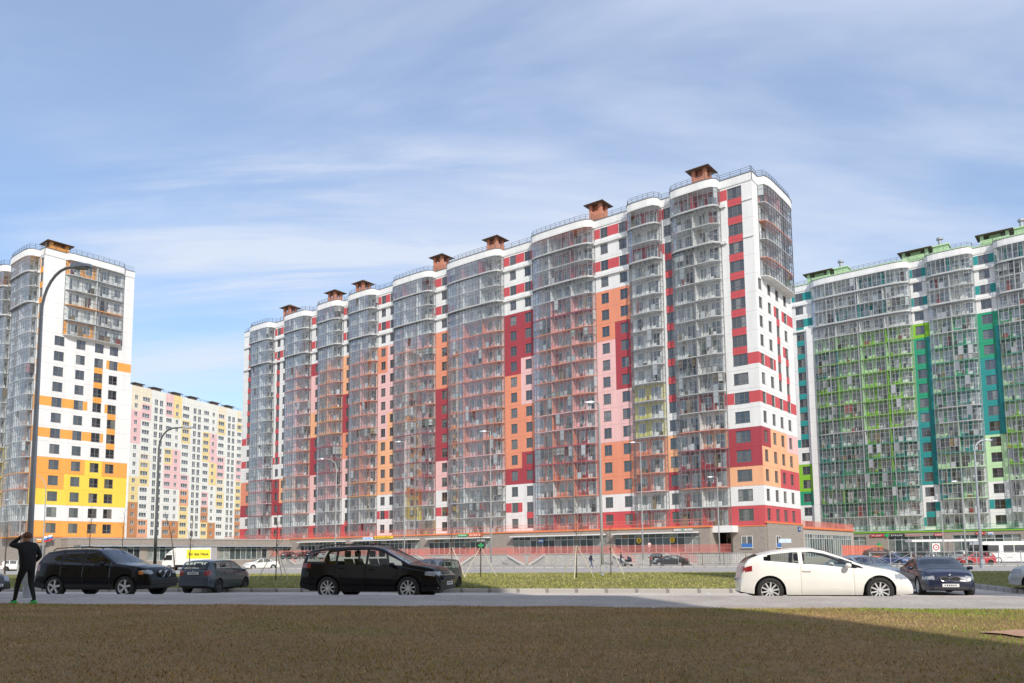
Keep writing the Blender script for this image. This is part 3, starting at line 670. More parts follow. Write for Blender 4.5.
# end face: four window columns under a five-storey glazed bay
cs = [(1.75, 1.35), (5.4, 1.35), (8.8, 1.35), (12.3, 1.35)]
er = rows('W W W W*5', 'W W W W', 'W W Wrs Wb', 'W W Ws W', 'W W Ws Wrs', 'Wb Wb Ws Ws', 'W W W Ws', 'Wb Wb Wb Wb', 'W W W W', 'D L L P', 'L L L L', 'L L R R', 'W W W W', 'R R R R')
br = [0, 3.6, 7.1, 10.5, WR]
for f in range(1, 14):
    cods = er[NF - f].split(); up = er[NF - f - 1].split()
    for i in range(4): wall.cell(S, br[i], br[i + 1], Z1 + (f - 1) * SH, cs[i], cods[i], 'R', 's' in up[i][1:], SIDE, 'dark', weight=.75)
wall.quad(S, 0, 2.2, Z1 + 13 * SH, ZT, 'W'); wall.quad(S, 14.9, WR, Z1 + 13 * SH, ZT, 'W')
# wall behind the front bays, closing strips and the base of the corner
for a, c in ((5, 12.95), (14.9, 20.6), (27.5, 40.3), (47.4, 61), (64.9, 76.3), (81.8, 90.4), (93.2, 101.2), (104.5, 113.6), (118.8, 127.6)):
    wall.quad(F, a, c, Z1, ZT, 'W', -.01)
wall.quad(S, 2.2, 14.9, Z1 + 13 * SH, ZT, 'W', -.01)
b = wall.b; wi = wall.mi('W')
for a, c in ((0, 5.0), (20.6, 27.5), (40.3, 47.4), (61.0, 64.9), (76.3, 81.8), (90.4, 93.2), (101.2, 104.5), (113.6, 118.8), (127.6, LR)):
    if a == 0:
        for q in (17, 15): ledge(b, F, 4.1, 5.0, Z1 + q * SH - .1, mi=wi); ledge(b, F, 0, 1.6, Z1 + q * SH - .1, .14, .12, wi)
        continue
    for q in (17, 15): ledge(b, F, a, c, Z1 + q * SH - .12, mi=wi)
wall.build(red); place_windows(red, wall.wins)
def cyc(*runs):
    """runs of (from_storey, keys per room) from the top"""
    def fn(f, i):
        for lo, keys in runs:
            if f >= lo: return keys[i % len(keys)] if isinstance(keys, (tuple, list)) else keys
        return 'W'
    return fn
def slabfn(*runs):
    def fn(f):
        for lo, k in runs:
            if f >= lo: return k
        return 'W'
    return fn
DD = lambda f: .55 if f == 18 else (.34 if f >= 16 else 0.0)
glazed_bay(red, F, 5.0, 12.95, 2, cyc((18, 'D'), (8, 'W'), (7, 'D'), (6, 'W'), (5, ('L', 'W')), (3, 'D'), (2, 'W'), (1, 'R')), slabfn((7, 'W'), (6, 'O'), (4, 'D'), (3, 'O'), (2, 'W')), M_bglass, seed=1, dd=DD)
glazed_bay(red, F, 14.9, 20.6, 1, cyc((18, 'D'), (17, 'W'), (16, 'D'), (9, 'W'), (6, 'V'), (3, ('O', 'P')), (2, 'W'), (1, 'R')), slabfn((6, 'W'), (4, 'O'), (3, 'P'), (2, 'W')), M_bglass, seed=2, dd=DD)  # yellow middle rooms imitate yellowish reflections over white interiors
glazed_bay(red, F, 27.5, 40.3, 3, cyc((17, ('H', 'D', 'H')), (16, ('D', 'D', 'H')), (15, 'H'), (9, ('P', 'S', 'S')), (7, ('S', 'S', 'O')), (4, ('D', 'O', 'O')), (3, ('R', 'O', 'W')), (2, 'W'), (1, ('R', 'O', 'R'))), slabfn((15, 'W'), (14, 'D'), (9, 'O'), (7, 'P'), (5, 'R'), (4, 'O'), (3, 'O'), (2, 'W'), (1, 'O')), M_bglassg, seed=3, dd=DD)
glazed_bay(red, F, 47.4, 61.0, 3, cyc((18, ('H', 'D', 'D')), (15, 'H'), (12, ('P', 'O', 'O')), (9, ('S', 'P', 'O')), (6, ('O', 'P', 'O')), (4, ('S', 'P', 'P')), (3, 'W'), (2, ('W', 'D', 'W')), (1, 'W')), slabfn((15, 'W'), (9, 'O'), (7, 'O'), (4, 'P'), (2, 'W')), M_bglassg, seed=4, dd=DD)
glazed_bay(red, F, 64.9, 76.3, 3, cyc((18, ('D', 'H', 'D')), (15, 'H'), (11, ('S', 'S', 'P')), (8, ('S', 'D', 'P')), (5, ('D', 'B', 'S')), (3, ('S', 'D', 'H')), (2, ('W', 'V', 'W')), (1, ('V', 'W', 'W'))), slabfn((15, 'W'), (11, 'O'), (9, 'O'), (6, 'D'), (4, 'R'), (2, 'W')), M_bglassg, seed=5, dd=DD)
glazed_bay(red, F, 81.8, 90.4, 2, cyc((15, 'H'), (12, ('L', 'S')), (8, ('S', 'P')), (5, ('S', 'O')), (4, ('L', 'O')), (3, 'H'), (2, 'W'), (1, 'R')), slabfn((15, 'W'), (10, 'O'), (8, 'O'), (6, 'O'), (4, 'A'), (2, 'W')), M_bglassg, seed=6, dd=DD)
glazed_bay(red, F, 93.2, 101.2, 2, cyc((18, ('D', 'H')), (15, 'H'), (12, ('S', 'L')), (9, ('O', 'L')), (6, ('S', 'D')), (4, ('P', 'S')), (2, 'W'), (1, 'R')), slabfn((15, 'W'), (12, 'O'), (9, 'A'), (6, 'D'), (4, 'P'), (2, 'W')), M_bglassg, seed=7, dd=DD)
glazed_bay(red, F, 104.5, 113.6, 2, cyc((17, 'H'), (16, ('D', 'H')), (15, 'H'), (12, ('S', 'L')), (9, ('P', 'S')), (6, ('O', 'S')), (4, ('S', 'L')), (2, 'W'), (1, 'R')), slabfn((15, 'W'), (13, 'D'), (9, 'P'), (5, 'O'), (3, 'O'), (2, 'W')), M_bglassg, seed=8, dd=DD)
glazed_bay(red, F, 118.8, 127.6, 2, cyc((8, 'H'), (7, ('H', 'D')), (6, 'H'), (3, ('D', 'S')), (2, 'W'), (1, 'R')), slabfn((7, 'W'), (5, 'R'), (4, 'P'), (3, 'D'), (2, 'W')), M_bglassg, seed=9, dd=DD)
glazed_bay(red, S, 2.2, 14.9, 2, cyc((18, 'S'), (16, 'H'), (14, 'H')), slabfn((18, 'W'), (17, 'O'), (16, 'W'), (15, 'O'), (14, 'H')), M_bglassg, floors=(14, 18), D=1.25, seed=10, step=1.0, dark=True)
BAYS = [(5.0, 12.95), (14.9, 20.6), (27.5, 40.3), (47.4, 61.0), (64.9, 76.3), (81.8, 90.4), (93.2, 101.2), (104.5, 113.6), (118.8, 127.6)]
def roofline(bays, L, D, t0=0.0, extra=.09):
    pts = [(t0, extra)]
    for a, c in bays: pts += [(a, extra)] + bay_outline(a - .05, c + .05, D + extra + .04, 1.0, o0=extra)[1:-1] + [(c, extra)]
    return pts + [(L, extra)]
rl = roofline(BAYS, LR, 1.90); parapet(red, rl, F)
rs = roofline([(2.2, 14.9)], WR, 1.25); parapet(red, rs, S)
roof_railing(red, [(t, o - .25) for t, o in rl], F); roof_railing(red, [(t, o - .25) for t, o in rs], S)
b = MB(); Q = bay_outline(2.2, 14.9, 1.33, 1.0); z = Z1 + 13 * SH
for p, q in zip(Q, Q[1:]): b.poly([S(p[0], p[1], z - .14), S(p[0], -.0, z - .24), S(q[0], -.0, z - .24), S(q[0], q[1], z - .14)])
b.build('bay_soffit', WM('W'), red)
shell(red, 0, LR, WR)

# ---- ground floor of the red block: brick shop level with an orange roof edge, and the raised terrace in front
def add_text(name, txt, mat, size, loc, rz, parent=None, rx=math.pi / 2, depth=.01, align='CENTER', bold=0.0):
    cu = bpy.data.curves.new(name, 'FONT'); cu.body = txt; cu.size = size; cu.extrude = depth; cu.align_x = align; cu.align_y = 'CENTER'; cu.offset = bold
    tmp = bpy.data.objects.new(name, cu); col.objects.link(tmp); bpy.context.view_layer.update()
    me = bpy.data.meshes.new_from_object(tmp.evaluated_get(bpy.context.evaluated_depsgraph_get())); bpy.data.objects.remove(tmp); me.materials.clear(); me.materials.append(mat)
    o = link(name, me, parent); o.location = loc; o.rotation_euler = (rx, 0, rz); return o
PO = 2.6                                  # how far the shop level stands out of the facade
def shop_level(root, L0, L1, pillars, G, zg=-.5, z0=1.25, z1=5.1, fascia=M_orange, rail=M_redrail, awn=True, railing=True, light=False):
    b = MB(); last = L0; segs = []
    for a, c in pillars:
        if a > last + .1: segs.append((last, a))
        gbox(b, G, a, c, -.2, PO, zg, z1 - .16); last = c
    if L1 > last + .1: segs.append((last, L1))
    for a, c in segs: gbox(b, G, a + .002, c - .002, PO - .5, PO - .005, z1 - .85, z1 - .16); gbox(b, G, a + .002, c - .002, -.2, PO - .005, zg, z0 - .02)
    b.build('podium_wall', M_brick, root)
    for a, c in segs: shopfront(root, G, a, c, z0, z1 - .85, PO - .12)
    b = MB(); gbox(b, G, L0 - .12, L1 + .12, -.3, PO + .14, z1 - .16, z1 + .04); b.build('podium_roof_edge', fascia, root)
    if awn:
        for a, c in segs:
            b = MB(); gbox(b, G, a + .1, c - .1, PO, PO + 1.1, z1 - .95, z1 - .78); b.build('awning', M_white, root)
    if railing:
        b = MB(); bar_railing(b, G, [(L0, PO, 0), (L1, PO, 0)], z1 + .04, 1.05, .28, .02); b.build('podium_railing', rail, root)
    return segs
segs = shop_level(red, 7.2, LR + 2.5, [(7.2, 8.9), (23.3, 24.8), (43.8, 48.6), (64.2, 66.6), (86, 88.5), (104, 111), (128.5, LR + 2.5)], F)
b = MB(); gbox(b, F, 0, 4.9, -.3, 0.0, -.5, Z1 - .14); gbox(b, F, 4.9, 7.2, -3.4, -3.0, -.5, Z1 - .14); gbox(b, F, 4.9, 5.3, -3.0, -.3, -.5, Z1 - .14)
gbox(b, S, 0.31, WR, -.3, .22, -.5, Z1 + .3); b.build('base_wall', M_brick, red)
b = MB(); gbox(b, F, 0.0, 4.98, -.3, .05, Z1 - .13, Z1 + .0); gbox(b, S, -.06, WR, .0, .30, Z1 + .3, Z1 + .5); b.build('base_trim', M_orange, red)
b = MB(); gbox(b, F, 4.99, 7.18, -2.99, .05, Z1 - .85, Z1 - .15); gbox(b, F, 4.0, 7.18, .052, 1.9, Z1 - .95, Z1 + .0); b.build('entrance_canopy', M_white, red)
d = MB(); gbox(d, F, 5.4, 6.9, -2.99, -2.93, 1.0, 3.4); d.build('entrance_door', pm('brown_door', (.06, .04, .03), .4), red)
for G, t, wd in ((F, 2.75, 1.7), (S, 4.3, 1.9)):
    me, pe, _ = window_meshes(wd, 1.7, 'white'); o = link('window', me, red); p = G(t, .06 if G is F else .28, 2.75); o.location = p; o.rotation_euler = (0, 0, 0 if G is F else SIDE); link('pane', pe, o)
M_blue = pm('blue_film', (.05, .16, .45), .4)
for G, t, wd, o_ in ((F, 2.75, 1.6, .12), (S, 4.3, 1.8, .34)):
    b = MB(); b.poly([G(t - wd / 2, o_, 1.95), G(t + wd / 2, o_, 1.95), G(t + wd / 2, o_, 2.5), G(t - wd / 2, o_, 2.5)]); b.build('window_film', M_blue, red)
# house number plate and sign by the corner
t = MB(); t.box(-.55, .55, -.03, .03, -.32, .32); o = t.build('house_number_sign', pm('blue_sign', (.03, .10, .30), .4)); tag(o, 'small dark blue plate high on the brick side wall of the red block', 'sign')
o.location = world_of(red, S(13.6, .30, 4.75)); o.rotation_euler = (0, 0, SIDE - PHI)
b = MB(); b.box(-.35, .35, -.045, -.032, -.05, .06); x = b.build('number', M_white, o)
# glazed pavilion behind the end face
pav = block_root('shop_pavilion', 36, 111, 'low brick pavilion with a long glazed front and orange roof edge beside the red block')
b = MB(); P0, P1 = WR + .01, 44.5
gbox(b, S, P0, P0 + 1.2, -9, .1, -.5, 4.9); gbox(b, S, P1 - 1.6, P1, -9, .1, -.5, 4.9); gbox(b, S, P0 + 1.2, P1 - 1.6, -9, -8.7, -.5, 4.9); gbox(b, S, P0 + 1.2, P1 - 1.6, -.4, .08, 4.1, 4.9); gbox(b, S, P0 + 1.2, P1 - 1.6, -.4, .08, -.5, .35)
b.poly([S(P0, .1, 4.89), S(P1, .1, 4.89), S(P1, -9, 4.89), S(P0, -9, 4.89)])
b.build('pavilion_wall', brickmat('pavilion_brick', (.50, .45, .39), (.43, .385, .335), (.3, .27, .24)), pav)
shopfront(pav, S, P0 + 1.2, P1 - 1.6, .35, 4.1, .05, light=True)
b = MB(); gbox(b, S, P0 - .0, P1 + .15, -9.1, .3, 4.9, 5.15); b.build('roof_edge', M_orange, pav)
b = MB(); bar_railing(b, S, [(P0, .1, 0), (P1, .1, 0), (P1, -9, 0)], 5.15, 1.0, .25); b.build('roof_railing', M_redrail, pav)
M_net = None
def netmat(name, c, alpha):
    m, t, o = newmat(name); tr = t.nodes.new('ShaderNodeBsdfTransparent'); df = t.nodes.new('ShaderNodeBsdfDiffuse'); df.inputs[0].default_value = (*c, 1)
    mx = t.nodes.new('ShaderNodeMixShader'); tcn = t.nodes.new('ShaderNodeTexCoord'); n = t.nodes.new('ShaderNodeTexNoise'); n.inputs['Scale'].default_value = 1.5
    t.links.new(tcn.outputs['Object'], n.inputs['Vector']); f = math_node(t, 'ADD', math_node(t, 'MULTIPLY', n.outputs['Fac'], .3), alpha - .15)
    t.links.new(f, mx.inputs[0]); t.links.new(tr.outputs[0], mx.inputs[1]); t.links.new(df.outputs[0], mx.inputs[2]); t.links.new(mx.outputs[0], o.inputs[0]); MATS[name] = m; return m
M_net = netmat('red_safety_net', (.80, .17, .10), .62); M_netp = netmat('pink_safety_net', (.82, .34, .30), .30)
def net_fence(name, pts, h, label, mat, root=None, G=None):
    e = empty(name); tag(e, label, 'barrier', 'red mesh barriers round the buildings'); b = MB()
    for i, (a, c) in enumerate(zip(pts, pts[1:])):
        m = max(1, int((Vector(c) - Vector(a)).length / 2.4))
        for k in range(m):
            q0, q1 = Vector(a).lerp(Vector(c), k / m), Vector(a).lerp(Vector(c), (k + 1) / m)
            b.poly([q0, q1, q1 + Vector((0, 0, h)), q0 + Vector((0, 0, h))]); p = MB(); p.beam(q0, q0 + Vector((0, 0, h + .08)), .06); p.build('post', M_redrail, e)
    b.build('net', mat, e)
W_ = lambda G, t, o, z: tuple(world_of(red, G(t, o, z)))
net_fence('safety_barrier', [W_(S, 21, 4.5, -.0), W_(S, 33, 5.0, 0), W_(S, 47, 4.5, 0)], 2.2, 'tall orange red mesh barrier in front of the glazed pavilion', M_net)
# terrace
ter = block_root('terrace', 36, 111, 'grey stone terrace with stairs and red railings before the red block'); ter['category'] = 'terrace'
TO, TZ = 7.4, 1.15
b = MB(); gbox(b, F, 2.0, LR + 6, PO + .16, TO, -.5, TZ); gbox(b, F, 2.0, 7.18, .06, PO + .155, -.5, TZ); b.build('retaining_wall', M_stone, ter)
b = MB(); gbox(b, F, 1.95, LR + 6.05, PO + .17, TO + .06, TZ + .002, TZ + .09); b.build('coping', M_conc, ter)
stairs = [(11.0, 6.4), (19.8, 16.0), (32.2, 35.4), (39.8, 36.2), (46.9, 50.2), (60.4, 56.9), (84, 88), (100, 96.5)]
gaps = []
for ta, tb in stairs:                       # top end, bottom end
    e = empty('stair', parent=ter); b = MB(); st = MB(); n = 9; r = MB()
    for i in range(n):
        x0, x1 = ta + (tb - ta) * i / n, ta + (tb - ta) * (i + 1) / n
        gbox(b, F, min(x0, x1), max(x0, x1), TO + .07, TO + 1.7, -.5, TZ - (TZ + .45) * (i + .5) / n)
    sg = 1 if tb > ta else -1
    pr = [F(ta, 0, TZ - .18), F(ta, 0, TZ + .10), F(tb, 0, -.26), F(tb, 0, -.5), F(tb - sg * .5, 0, -.5)]
    st.loft([[(p[0], -(TO + 1.72), p[2]) for p in pr], [(p[0], -(TO + 1.9), p[2]) for p in pr]], 0, True, True)
    bar_railing(r, F, [(ta, TO + 1.82, 0), (tb, TO + 1.82, -TZ - .35)], TZ + .12, 1.05, .16, .03)
    b.build('steps', M_conc, e); st.build('stringer', pm('pale_stringer', (.58, .56, .52), .8, .1), e); r.build('handrail', M_redrail, e)
b = MB(); bar_railing(b, F, [(2.2, TO - .1, 0), (LR + 5.8, TO - .1, 0)], TZ + .09, 1.15, .15, .032); b.build('railing', M_redrail, ter)
b = MB(); p = [F(3.0, TO - .2, TZ + .12), F(110, TO - .2, TZ + .12)]
b.poly([p[0], p[1], (p[1][0], p[1][1], TZ + 1.05), (p[0][0], p[0][1], TZ + 1.05)]); b.build('railing_net', M_netp, ter)
# roof vents, measured from the photograph
for t in (8.6, 27.7, 50.8, 65.0, 88.8, 98.4, 115.4):
    roof_vent(red, -t, 1.7, 2.4, 2.2, z=ZP - .25, h=4.5)
o = MB(); o.tube([(0, 0, 0), (0, 0, .9)], .22, 10); o.tube([(0, 0, .9), (0, 0, 1.1)], .34, 10); o = o.build('flue_pipe', M_metal, red); o.location = (-38.5, .3, ZP - .1)

# ================================================================== orange and yellow tower on the left
tw = block_root('apartment_building', -84.74, 137.23, 'white tower block with orange and yellow bands at the left edge')
wall = Wall(); WT = 16.3; LT = 46.0
wall.column_cells(F, 0, 2.1, [(1.05, 1.3)], rows('Wls', 'Ws*8', 'A', 'W', 'A', 'W', 'A*2', 'Y', 'W', 'A'), 'A', FRONT, weight=lambda t, f: 1)
wall.column_cells(F, 12.0, 14.6, [(12.9, 1.2)], rows('Wl', 'W', 'Wls', 'W*7', 'W*2', 'Y*2', 'A*2', 'W', 'A'), 'A', FRONT, weight=lambda t, f: .8)
wall.column_cells(F, 23.0, LT, [(26, 1.4), (32, 1.4), (40, 1.4)], rows('Wb Wb Wb', 'W W W', 'Wb Wb Wb', 'W W W*8', 'A A A*3', 'Y Y Y*2', 'W W W', 'A A A'), 'A', FRONT, weight=lambda t, f: .3)
cs = [(3.15, 1.7), (6.9, 1.6), (10.2, 1.6), (12.95, 1.6)]; br = [0, 5.0, 8.5, 11.6, WT]
er = rows('W W W W*5', 'W W W W', 'W W Ws Wb', 'W W Ws W', 'W W Ws W', 'Wb Wb W Wrs', 'W W W Ws', 'Wb Wb Wb Ws', 'W W W W', 'A A Y A', 'A Y Y Y', 'Y Y Y Y', 'W W W W', 'A A A A')
for f in range(1, 14):
    cods = er[NF - f].split(); up = er[NF - f - 1].split()
    for i in range(4): wall.cell(S, br[i], br[i + 1], Z1 + (f - 1) * SH, cs[i], cods[i], 'A', 's' in up[i][1:], SIDE, 'dark', weight=1.5)
wall.quad(S, 0, 3.6, Z1 + 13 * SH, ZT, 'W'); wall.quad(S, 14.4, WT, Z1 + 13 * SH, ZT, 'W'); wall.quad(S, 3.6, 14.4, Z1 + 13 * SH, ZT, 'W', -.01)
for a, c in ((2.1, 12.0), (14.6, 23.0)): wall.quad(F, a, c, Z1, ZT, 'W', -.01)
b = wall.b; wi = wall.mi('W')
for q in (17, 15): ledge(b, F, 12.0, 14.6, Z1 + q * SH - .12, mi=wi); ledge(b, F, 1.7, 2.1, Z1 + q * SH - .12, mi=wi)
wall.build(tw); place_windows(tw, wall.wins)
glazed_bay(tw, F, 2.1, 12.0, 2, cyc((18, 'H'), (9, 'H'), (3, ('B', 'H')), (2, 'W'), (1, 'B')), slabfn((6, 'W'), (5, 'A'), (4, 'O'), (2, 'W'), (1, 'A')), M_bglassg, seed=11, dd=DD)
glazed_bay(tw, F, 14.6, 23.0, 2, cyc((18, 'A'), (7, 'H'), (3, ('Y', 'H')), (1, 'W')), slabfn((6, 'W'), (5, 'Y'), (4, 'A'), (2, 'W')), M_bglassg, seed=12, dd=DD)
glazed_bay(tw, S, 3.6, 14.4, 2, cyc((18, ('A', 'H')), (16, 'W'), (15, 'W'), (14, ('A', 'H'))), lambda f: {16: 'A', 14: 'W', 15: 'W'}.get(f, 'W'), M_bglass, floors=(14, 18), D=.9, seed=13, step=1.1)
rl = roofline([(2.1, 12.0), (14.6, 23.0)], LT, 1.90); parapet(tw, rl, F); rs = roofline([(3.6, 14.4)], WT, .9); parapet(tw, rs, S)
roof_railing(tw, [(t, o - .25) for t, o in rl], F); roof_railing(tw, [(t, o - .25) for t, o in rs], S)
b = MB(); Q = bay_outline(3.6, 14.4, .97, 1.0); z = Z1 + 13 * SH
for p, q in zip(Q, Q[1:]): b.poly([S(p[0], p[1], z - .14), S(p[0], 0, z - .2), S(q[0], 0, z - .2), S(q[0], q[1], z - .14)])
b.build('bay_soffit', WM('W'), tw)
shell(tw, 0, LT, WT); roof_vent(tw, -1.7, 2.6, 2.4, 3.2, 'amber', z=ZP - .4, h=2.5)
b = MB(); b.box(-1.4, -.7, 5.4, 13.5, ZP - .6, ZP + .55); b.build('roof_duct', WM('V'), tw)
b = MB(); gbox(b, F, 0, LT, -.3, .12, -.5, Z1 - .13); gbox(b, S, 0, WT, -.3, .12, -.5, Z1 - .13); b.build('base_wall', M_brick, tw)
b = MB(); gbox(b, F, 0, LT, -.3, .16, Z1 - .13, Z1 - .0); gbox(b, S, 0, WT, -.29, .16, Z1 - .13, Z1 - .0); b.build('base_trim', M_orange, tw)
for s_ in (1.9,):
    me, pe, _ = window_meshes(.9, 1.9, 'dark'); o = link('window', me, tw); o.location = S(s_, .2, 2.6); o.rotation_euler = (0, 0, SIDE); link('pane', pe, o)
# its low row of shops
lw = block_root('shop_row', -84.74, 137.23, 'low grey brick row of shops at the foot of the orange tower'); lw['category'] = 'shops'
b = MB(); P1 = 60
gbox(b, S, 5.0, P1, -8, 3.0, 3.6, 4.7); gbox(b, S, 5.0, 6.0, -8, 3.0, -.5, 3.59); gbox(b, S, P1 - 3.5, P1, -8, 3.0, -.5, 3.59); gbox(b, S, 6.01, P1 - 3.51, -8, 2.99, -.5, .6)
for s_ in (18, 33, 46): gbox(b, S, s_, s_ + 1.4, -8, 3.0, .61, 3.59)
b.build('shop_wall', M_brick, lw)
last = 6.0
for s_ in (18, 33, 46, P1 - 3.5): shopfront(lw, S, last, s_, .6, 3.58, 2.9); last = s_ + 1.4
b = MB(); gbox(b, S, 4.9, P1 + .1, -8.1, 3.1, 4.71, 4.95); b.build('roof_edge', M_conc, lw)
b = MB(); gbox(b, S, 7, P1 - 3, 3.0, 3.9, 3.3, 3.55); b.build('awning', pm('grey_awning', (.35, .38, .42), .6), lw)

# ================================================================== green block on the right
gt0 = -13.0; gc = (93.36 + math.cos(PHI) * 13.0, 136.6 - math.sin(PHI) * 13.0)
gr = block_root('apartment_building', gc[0], gc[1], 'white block with teal, emerald and lime patches and many glazed balconies at the right edge')
GO = 13.0; wall = Wall(); LG = 45.2 + GO
wall.column_cells(F, 4.83 + GO, 8.2 + GO, [(6.55 + GO, 1.7)], rows('Wb', 'W', 'Wb', 'W', 'E*3', 'T*5', 'M*3', 'W', 'Wb', 'W'), 'T', FRONT, 'dark', weight=lambda t, f: 1)
wall.column_cells(F, 16.1 + GO, 19.05 + GO, [(17.8 + GO, 1.6)], rows('Wb', 'W', 'Wb', 'W', 'G', 'E*5', 'T*5', 'W', 'Wrs', 'Wl'), 'T', FRONT, 'dark', weight=lambda t, f: .9)
wall.column_cells(F, 37.8 + GO, LG, [(40.6 + GO, 1.6)], rows('Wb', 'W', 'Wrs', 'Ws*8', 'Wl', 'W', 'G*2', 'E', 'W*2'), 'T', FRONT, 'dark', weight=lambda t, f: .8)
wall.column_cells(F, 0, 5.0, [(2.4, 1.6)], rows('Wb', 'W', 'Wb', 'W', 'T*8', 'W*6'), 'T', FRONT, 'dark', weight=lambda t, f: .1)
for a, c in ((19.05, 37.8), (8.2, 16.1), (-8, 4.83)): wall.quad(F, a + GO, c + GO, Z1, ZT, 'W', -.01)
for f in range(4, 14):                       # teal return beside the two window strips, shade painted in with deeper teals
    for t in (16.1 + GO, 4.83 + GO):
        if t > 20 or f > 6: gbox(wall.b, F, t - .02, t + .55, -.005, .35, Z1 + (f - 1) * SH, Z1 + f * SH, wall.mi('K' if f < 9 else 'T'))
b = wall.b; wi = wall.mi('W')
for a, c in ((4.83, 8.2), (16.1, 19.05), (37.8, 45.2)):
    for q in (17, 15): ledge(b, F, a + GO, c + GO, Z1 + q * SH - .12, mi=wi)
gbox(b, F, 37.8 + GO, 39.2 + GO, 0.0, .5, Z1, Z1 + 15 * SH, wi)
wall.build(gr); place_windows(gr, wall.wins)
GB = lambda a, c: (a + GO, c + GO)
glazed_bay(gr, F, *GB(19.05, 37.8), 4, cyc((18, ('H', 'K', 'H', 'H')), (17, 'W'), (16, ('H', 'K', 'T', 'H')), (15, 'W'), (14, ('G', 'G', 'M', 'M')), (12, ('G', 'M', 'M', 'K')), (10, ('G', 'G', 'M', 'G')), (8, ('G', 'G', 'M', 'N')), (7, ('K', 'G', 'H', 'K')), (5, ('K', 'G', 'N', 'K')), (4, ('T', 'N', 'W', 'E')), (3, ('K', 'N', 'N', 'G')), (2, ('W', 'N', 'N', 'N')), (1, 'W')),
           slabfn((15, 'W'), (14, 'G'), (9, 'G'), (8, 'W'), (5, 'E'), (3, 'N'), (2, 'W')), M_bglass, seed=21, dd=DD)
glazed_bay(gr, F, *GB(8.2, 16.1), 2, cyc((18, ('H', 'K')), (17, 'W'), (15, 'H'), (13, ('E', 'M')), (10, ('E', 'M')), (8, ('K', 'N')), (6, ('T', 'M')), (5, ('M', 'M')), (4, ('W', 'K')), (3, ('M', 'K')), (1, 'W')), slabfn((14, 'W'), (10, 'E'), (8, 'W'), (6, 'T'), (3, 'M'), (1, 'W')), M_bglass, seed=22, dd=DD)
glazed_bay(gr, F, *GB(-8, 4.83), 3, cyc((18, ('K', 'H', 'K')), (15, 'W'), (12, ('K', 'M', 'N')), (9, ('E', 'K', 'M')), (5, ('G', 'N', 'G')), (4, 'M'), (1, 'W')), slabfn((14, 'W'), (9, 'E'), (5, 'G'), (1, 'W')), M_bglass, seed=23, dd=DD)
gb = [GB(-8, 4.83), GB(8.2, 16.1), GB(19.05, 37.8)]
rl = roofline(gb, LG, 1.90); parapet(gr, rl, F); roof_railing(gr, [(t, o - .25) for t, o in rl], F)
b = MB()
for p, q in zip(rl, rl[1:]): b.beam(F(p[0], p[1] - .02, ZP + .1), F(q[0], q[1] - .02, ZP + .1), .16, .2)
b.build('roof_trim', WM('M'), gr)
shell(gr, 0, LG, 16, skip_end=False)
for t, o_ in ((39.5, 1.6), (21.0, 1.6), (7.6, 1.6)):
    roof_vent(gr, -(t + GO - 3), o_ + .2, 4.6, 2.6, 'mint', z=ZP - .3, h=3.2, flat=True)
    b = MB(); b.box(-1.3, 1.3, -1.2, 1.2, 0, 2.7); b.box(-1.5, 1.5, -1.4, 1.4, 2.7, 2.9); o = b.build('stair_head', WM('M'), gr); o.location = (-(t + GO - 7.4), o_ + .6, ZP - .4)
    b = MB(); b.tube([(0, 0, 0), (0, 0, 1.6)], .35, 12); b.tube([(0, 0, 1.6), (0, 0, 2.0)], .6, 12); o = b.build('flue_pipe', M_metal, gr); o.location = (-(t + GO - 7.2), o_ + .6, ZP + 2.3)
shop_level(gr, 0.5, LG - 6, [(0.5, 3), (15, 16.5), (27, 28.5), (38, 42), (48.5, LG - 6)], F, z0=.4, z1=4.85, fascia=WM('G'), rail=WM('E'), awn=False)
b = MB(); gbox(b, F, LG - 6, LG, -.3, 0, -.5, Z1); b.build('base_wall', M_brick, gr)

# ================================================================== pastel block far behind on the left
PX, PY = -126.2, 255.0
pb = block_root('apartment_building', PX, PY, 'pale far apartment slab with pink, yellow and brown patches behind the orange tower'); pb.rotation_euler[2] = -.37
wall = Wall(); HP = 2.8; NP = 19; PZ0 = 2.6; PT = PZ0 + NP * HP
colsP = []                                  # (centre, width of opening, kind)
for base in (0, 14.2, 28.4):
    colsP += [(base + 1.6, 1.1, 's'), (base + 4.9, 2.6, 't'), (base + 8.3, 1.3, 'l'), (base + 10.1, 1.3, 'l'), (base + 12.9, 2.2, 't')]
colsP = [(c[0] * 1.27, c[1] * 1.2, c[2]) for c in colsP if c[0] < 41.5]; WPB = 53.4
brk = [0] + [(colsP[i][0] + colsP[i + 1][0]) / 2 for i in range(len(colsP) - 1)] + [WPB]
cp = ['CCPPPPHHHHVVVBBB', 'CPPHHHHCVVVHHHHOOO', 'HHHHHHHHHHHHHHHHHH', 'HHHHHHHHHHHHHHHHHH', 'PPHHHHVVPPPHHHHBBB',
      'VVHHHHPPPPPHHHHBBB', 'HHYYYHHHHPPOOYYYY', 'HHHHHHHHHHHHHHHHHH', 'HHHHHHHHHHHHHHHHHHH', 'HHHVVVVHHHHPPBBVYYY',
      'HHHPPPPVVVHHHHHBBBB', 'CYYHHHPPPCCYYHHHHHH', 'HHHHHHHHHHHHHHHHHHH', 'HHHHHHHHHHHHHHHHHHH', 'CYHHHHPPPVYYYBBBB']
SOFT = dict(V='y', Y='y', P='p', B='b', O='o', H='h', C='c')          # softened keys of the far block
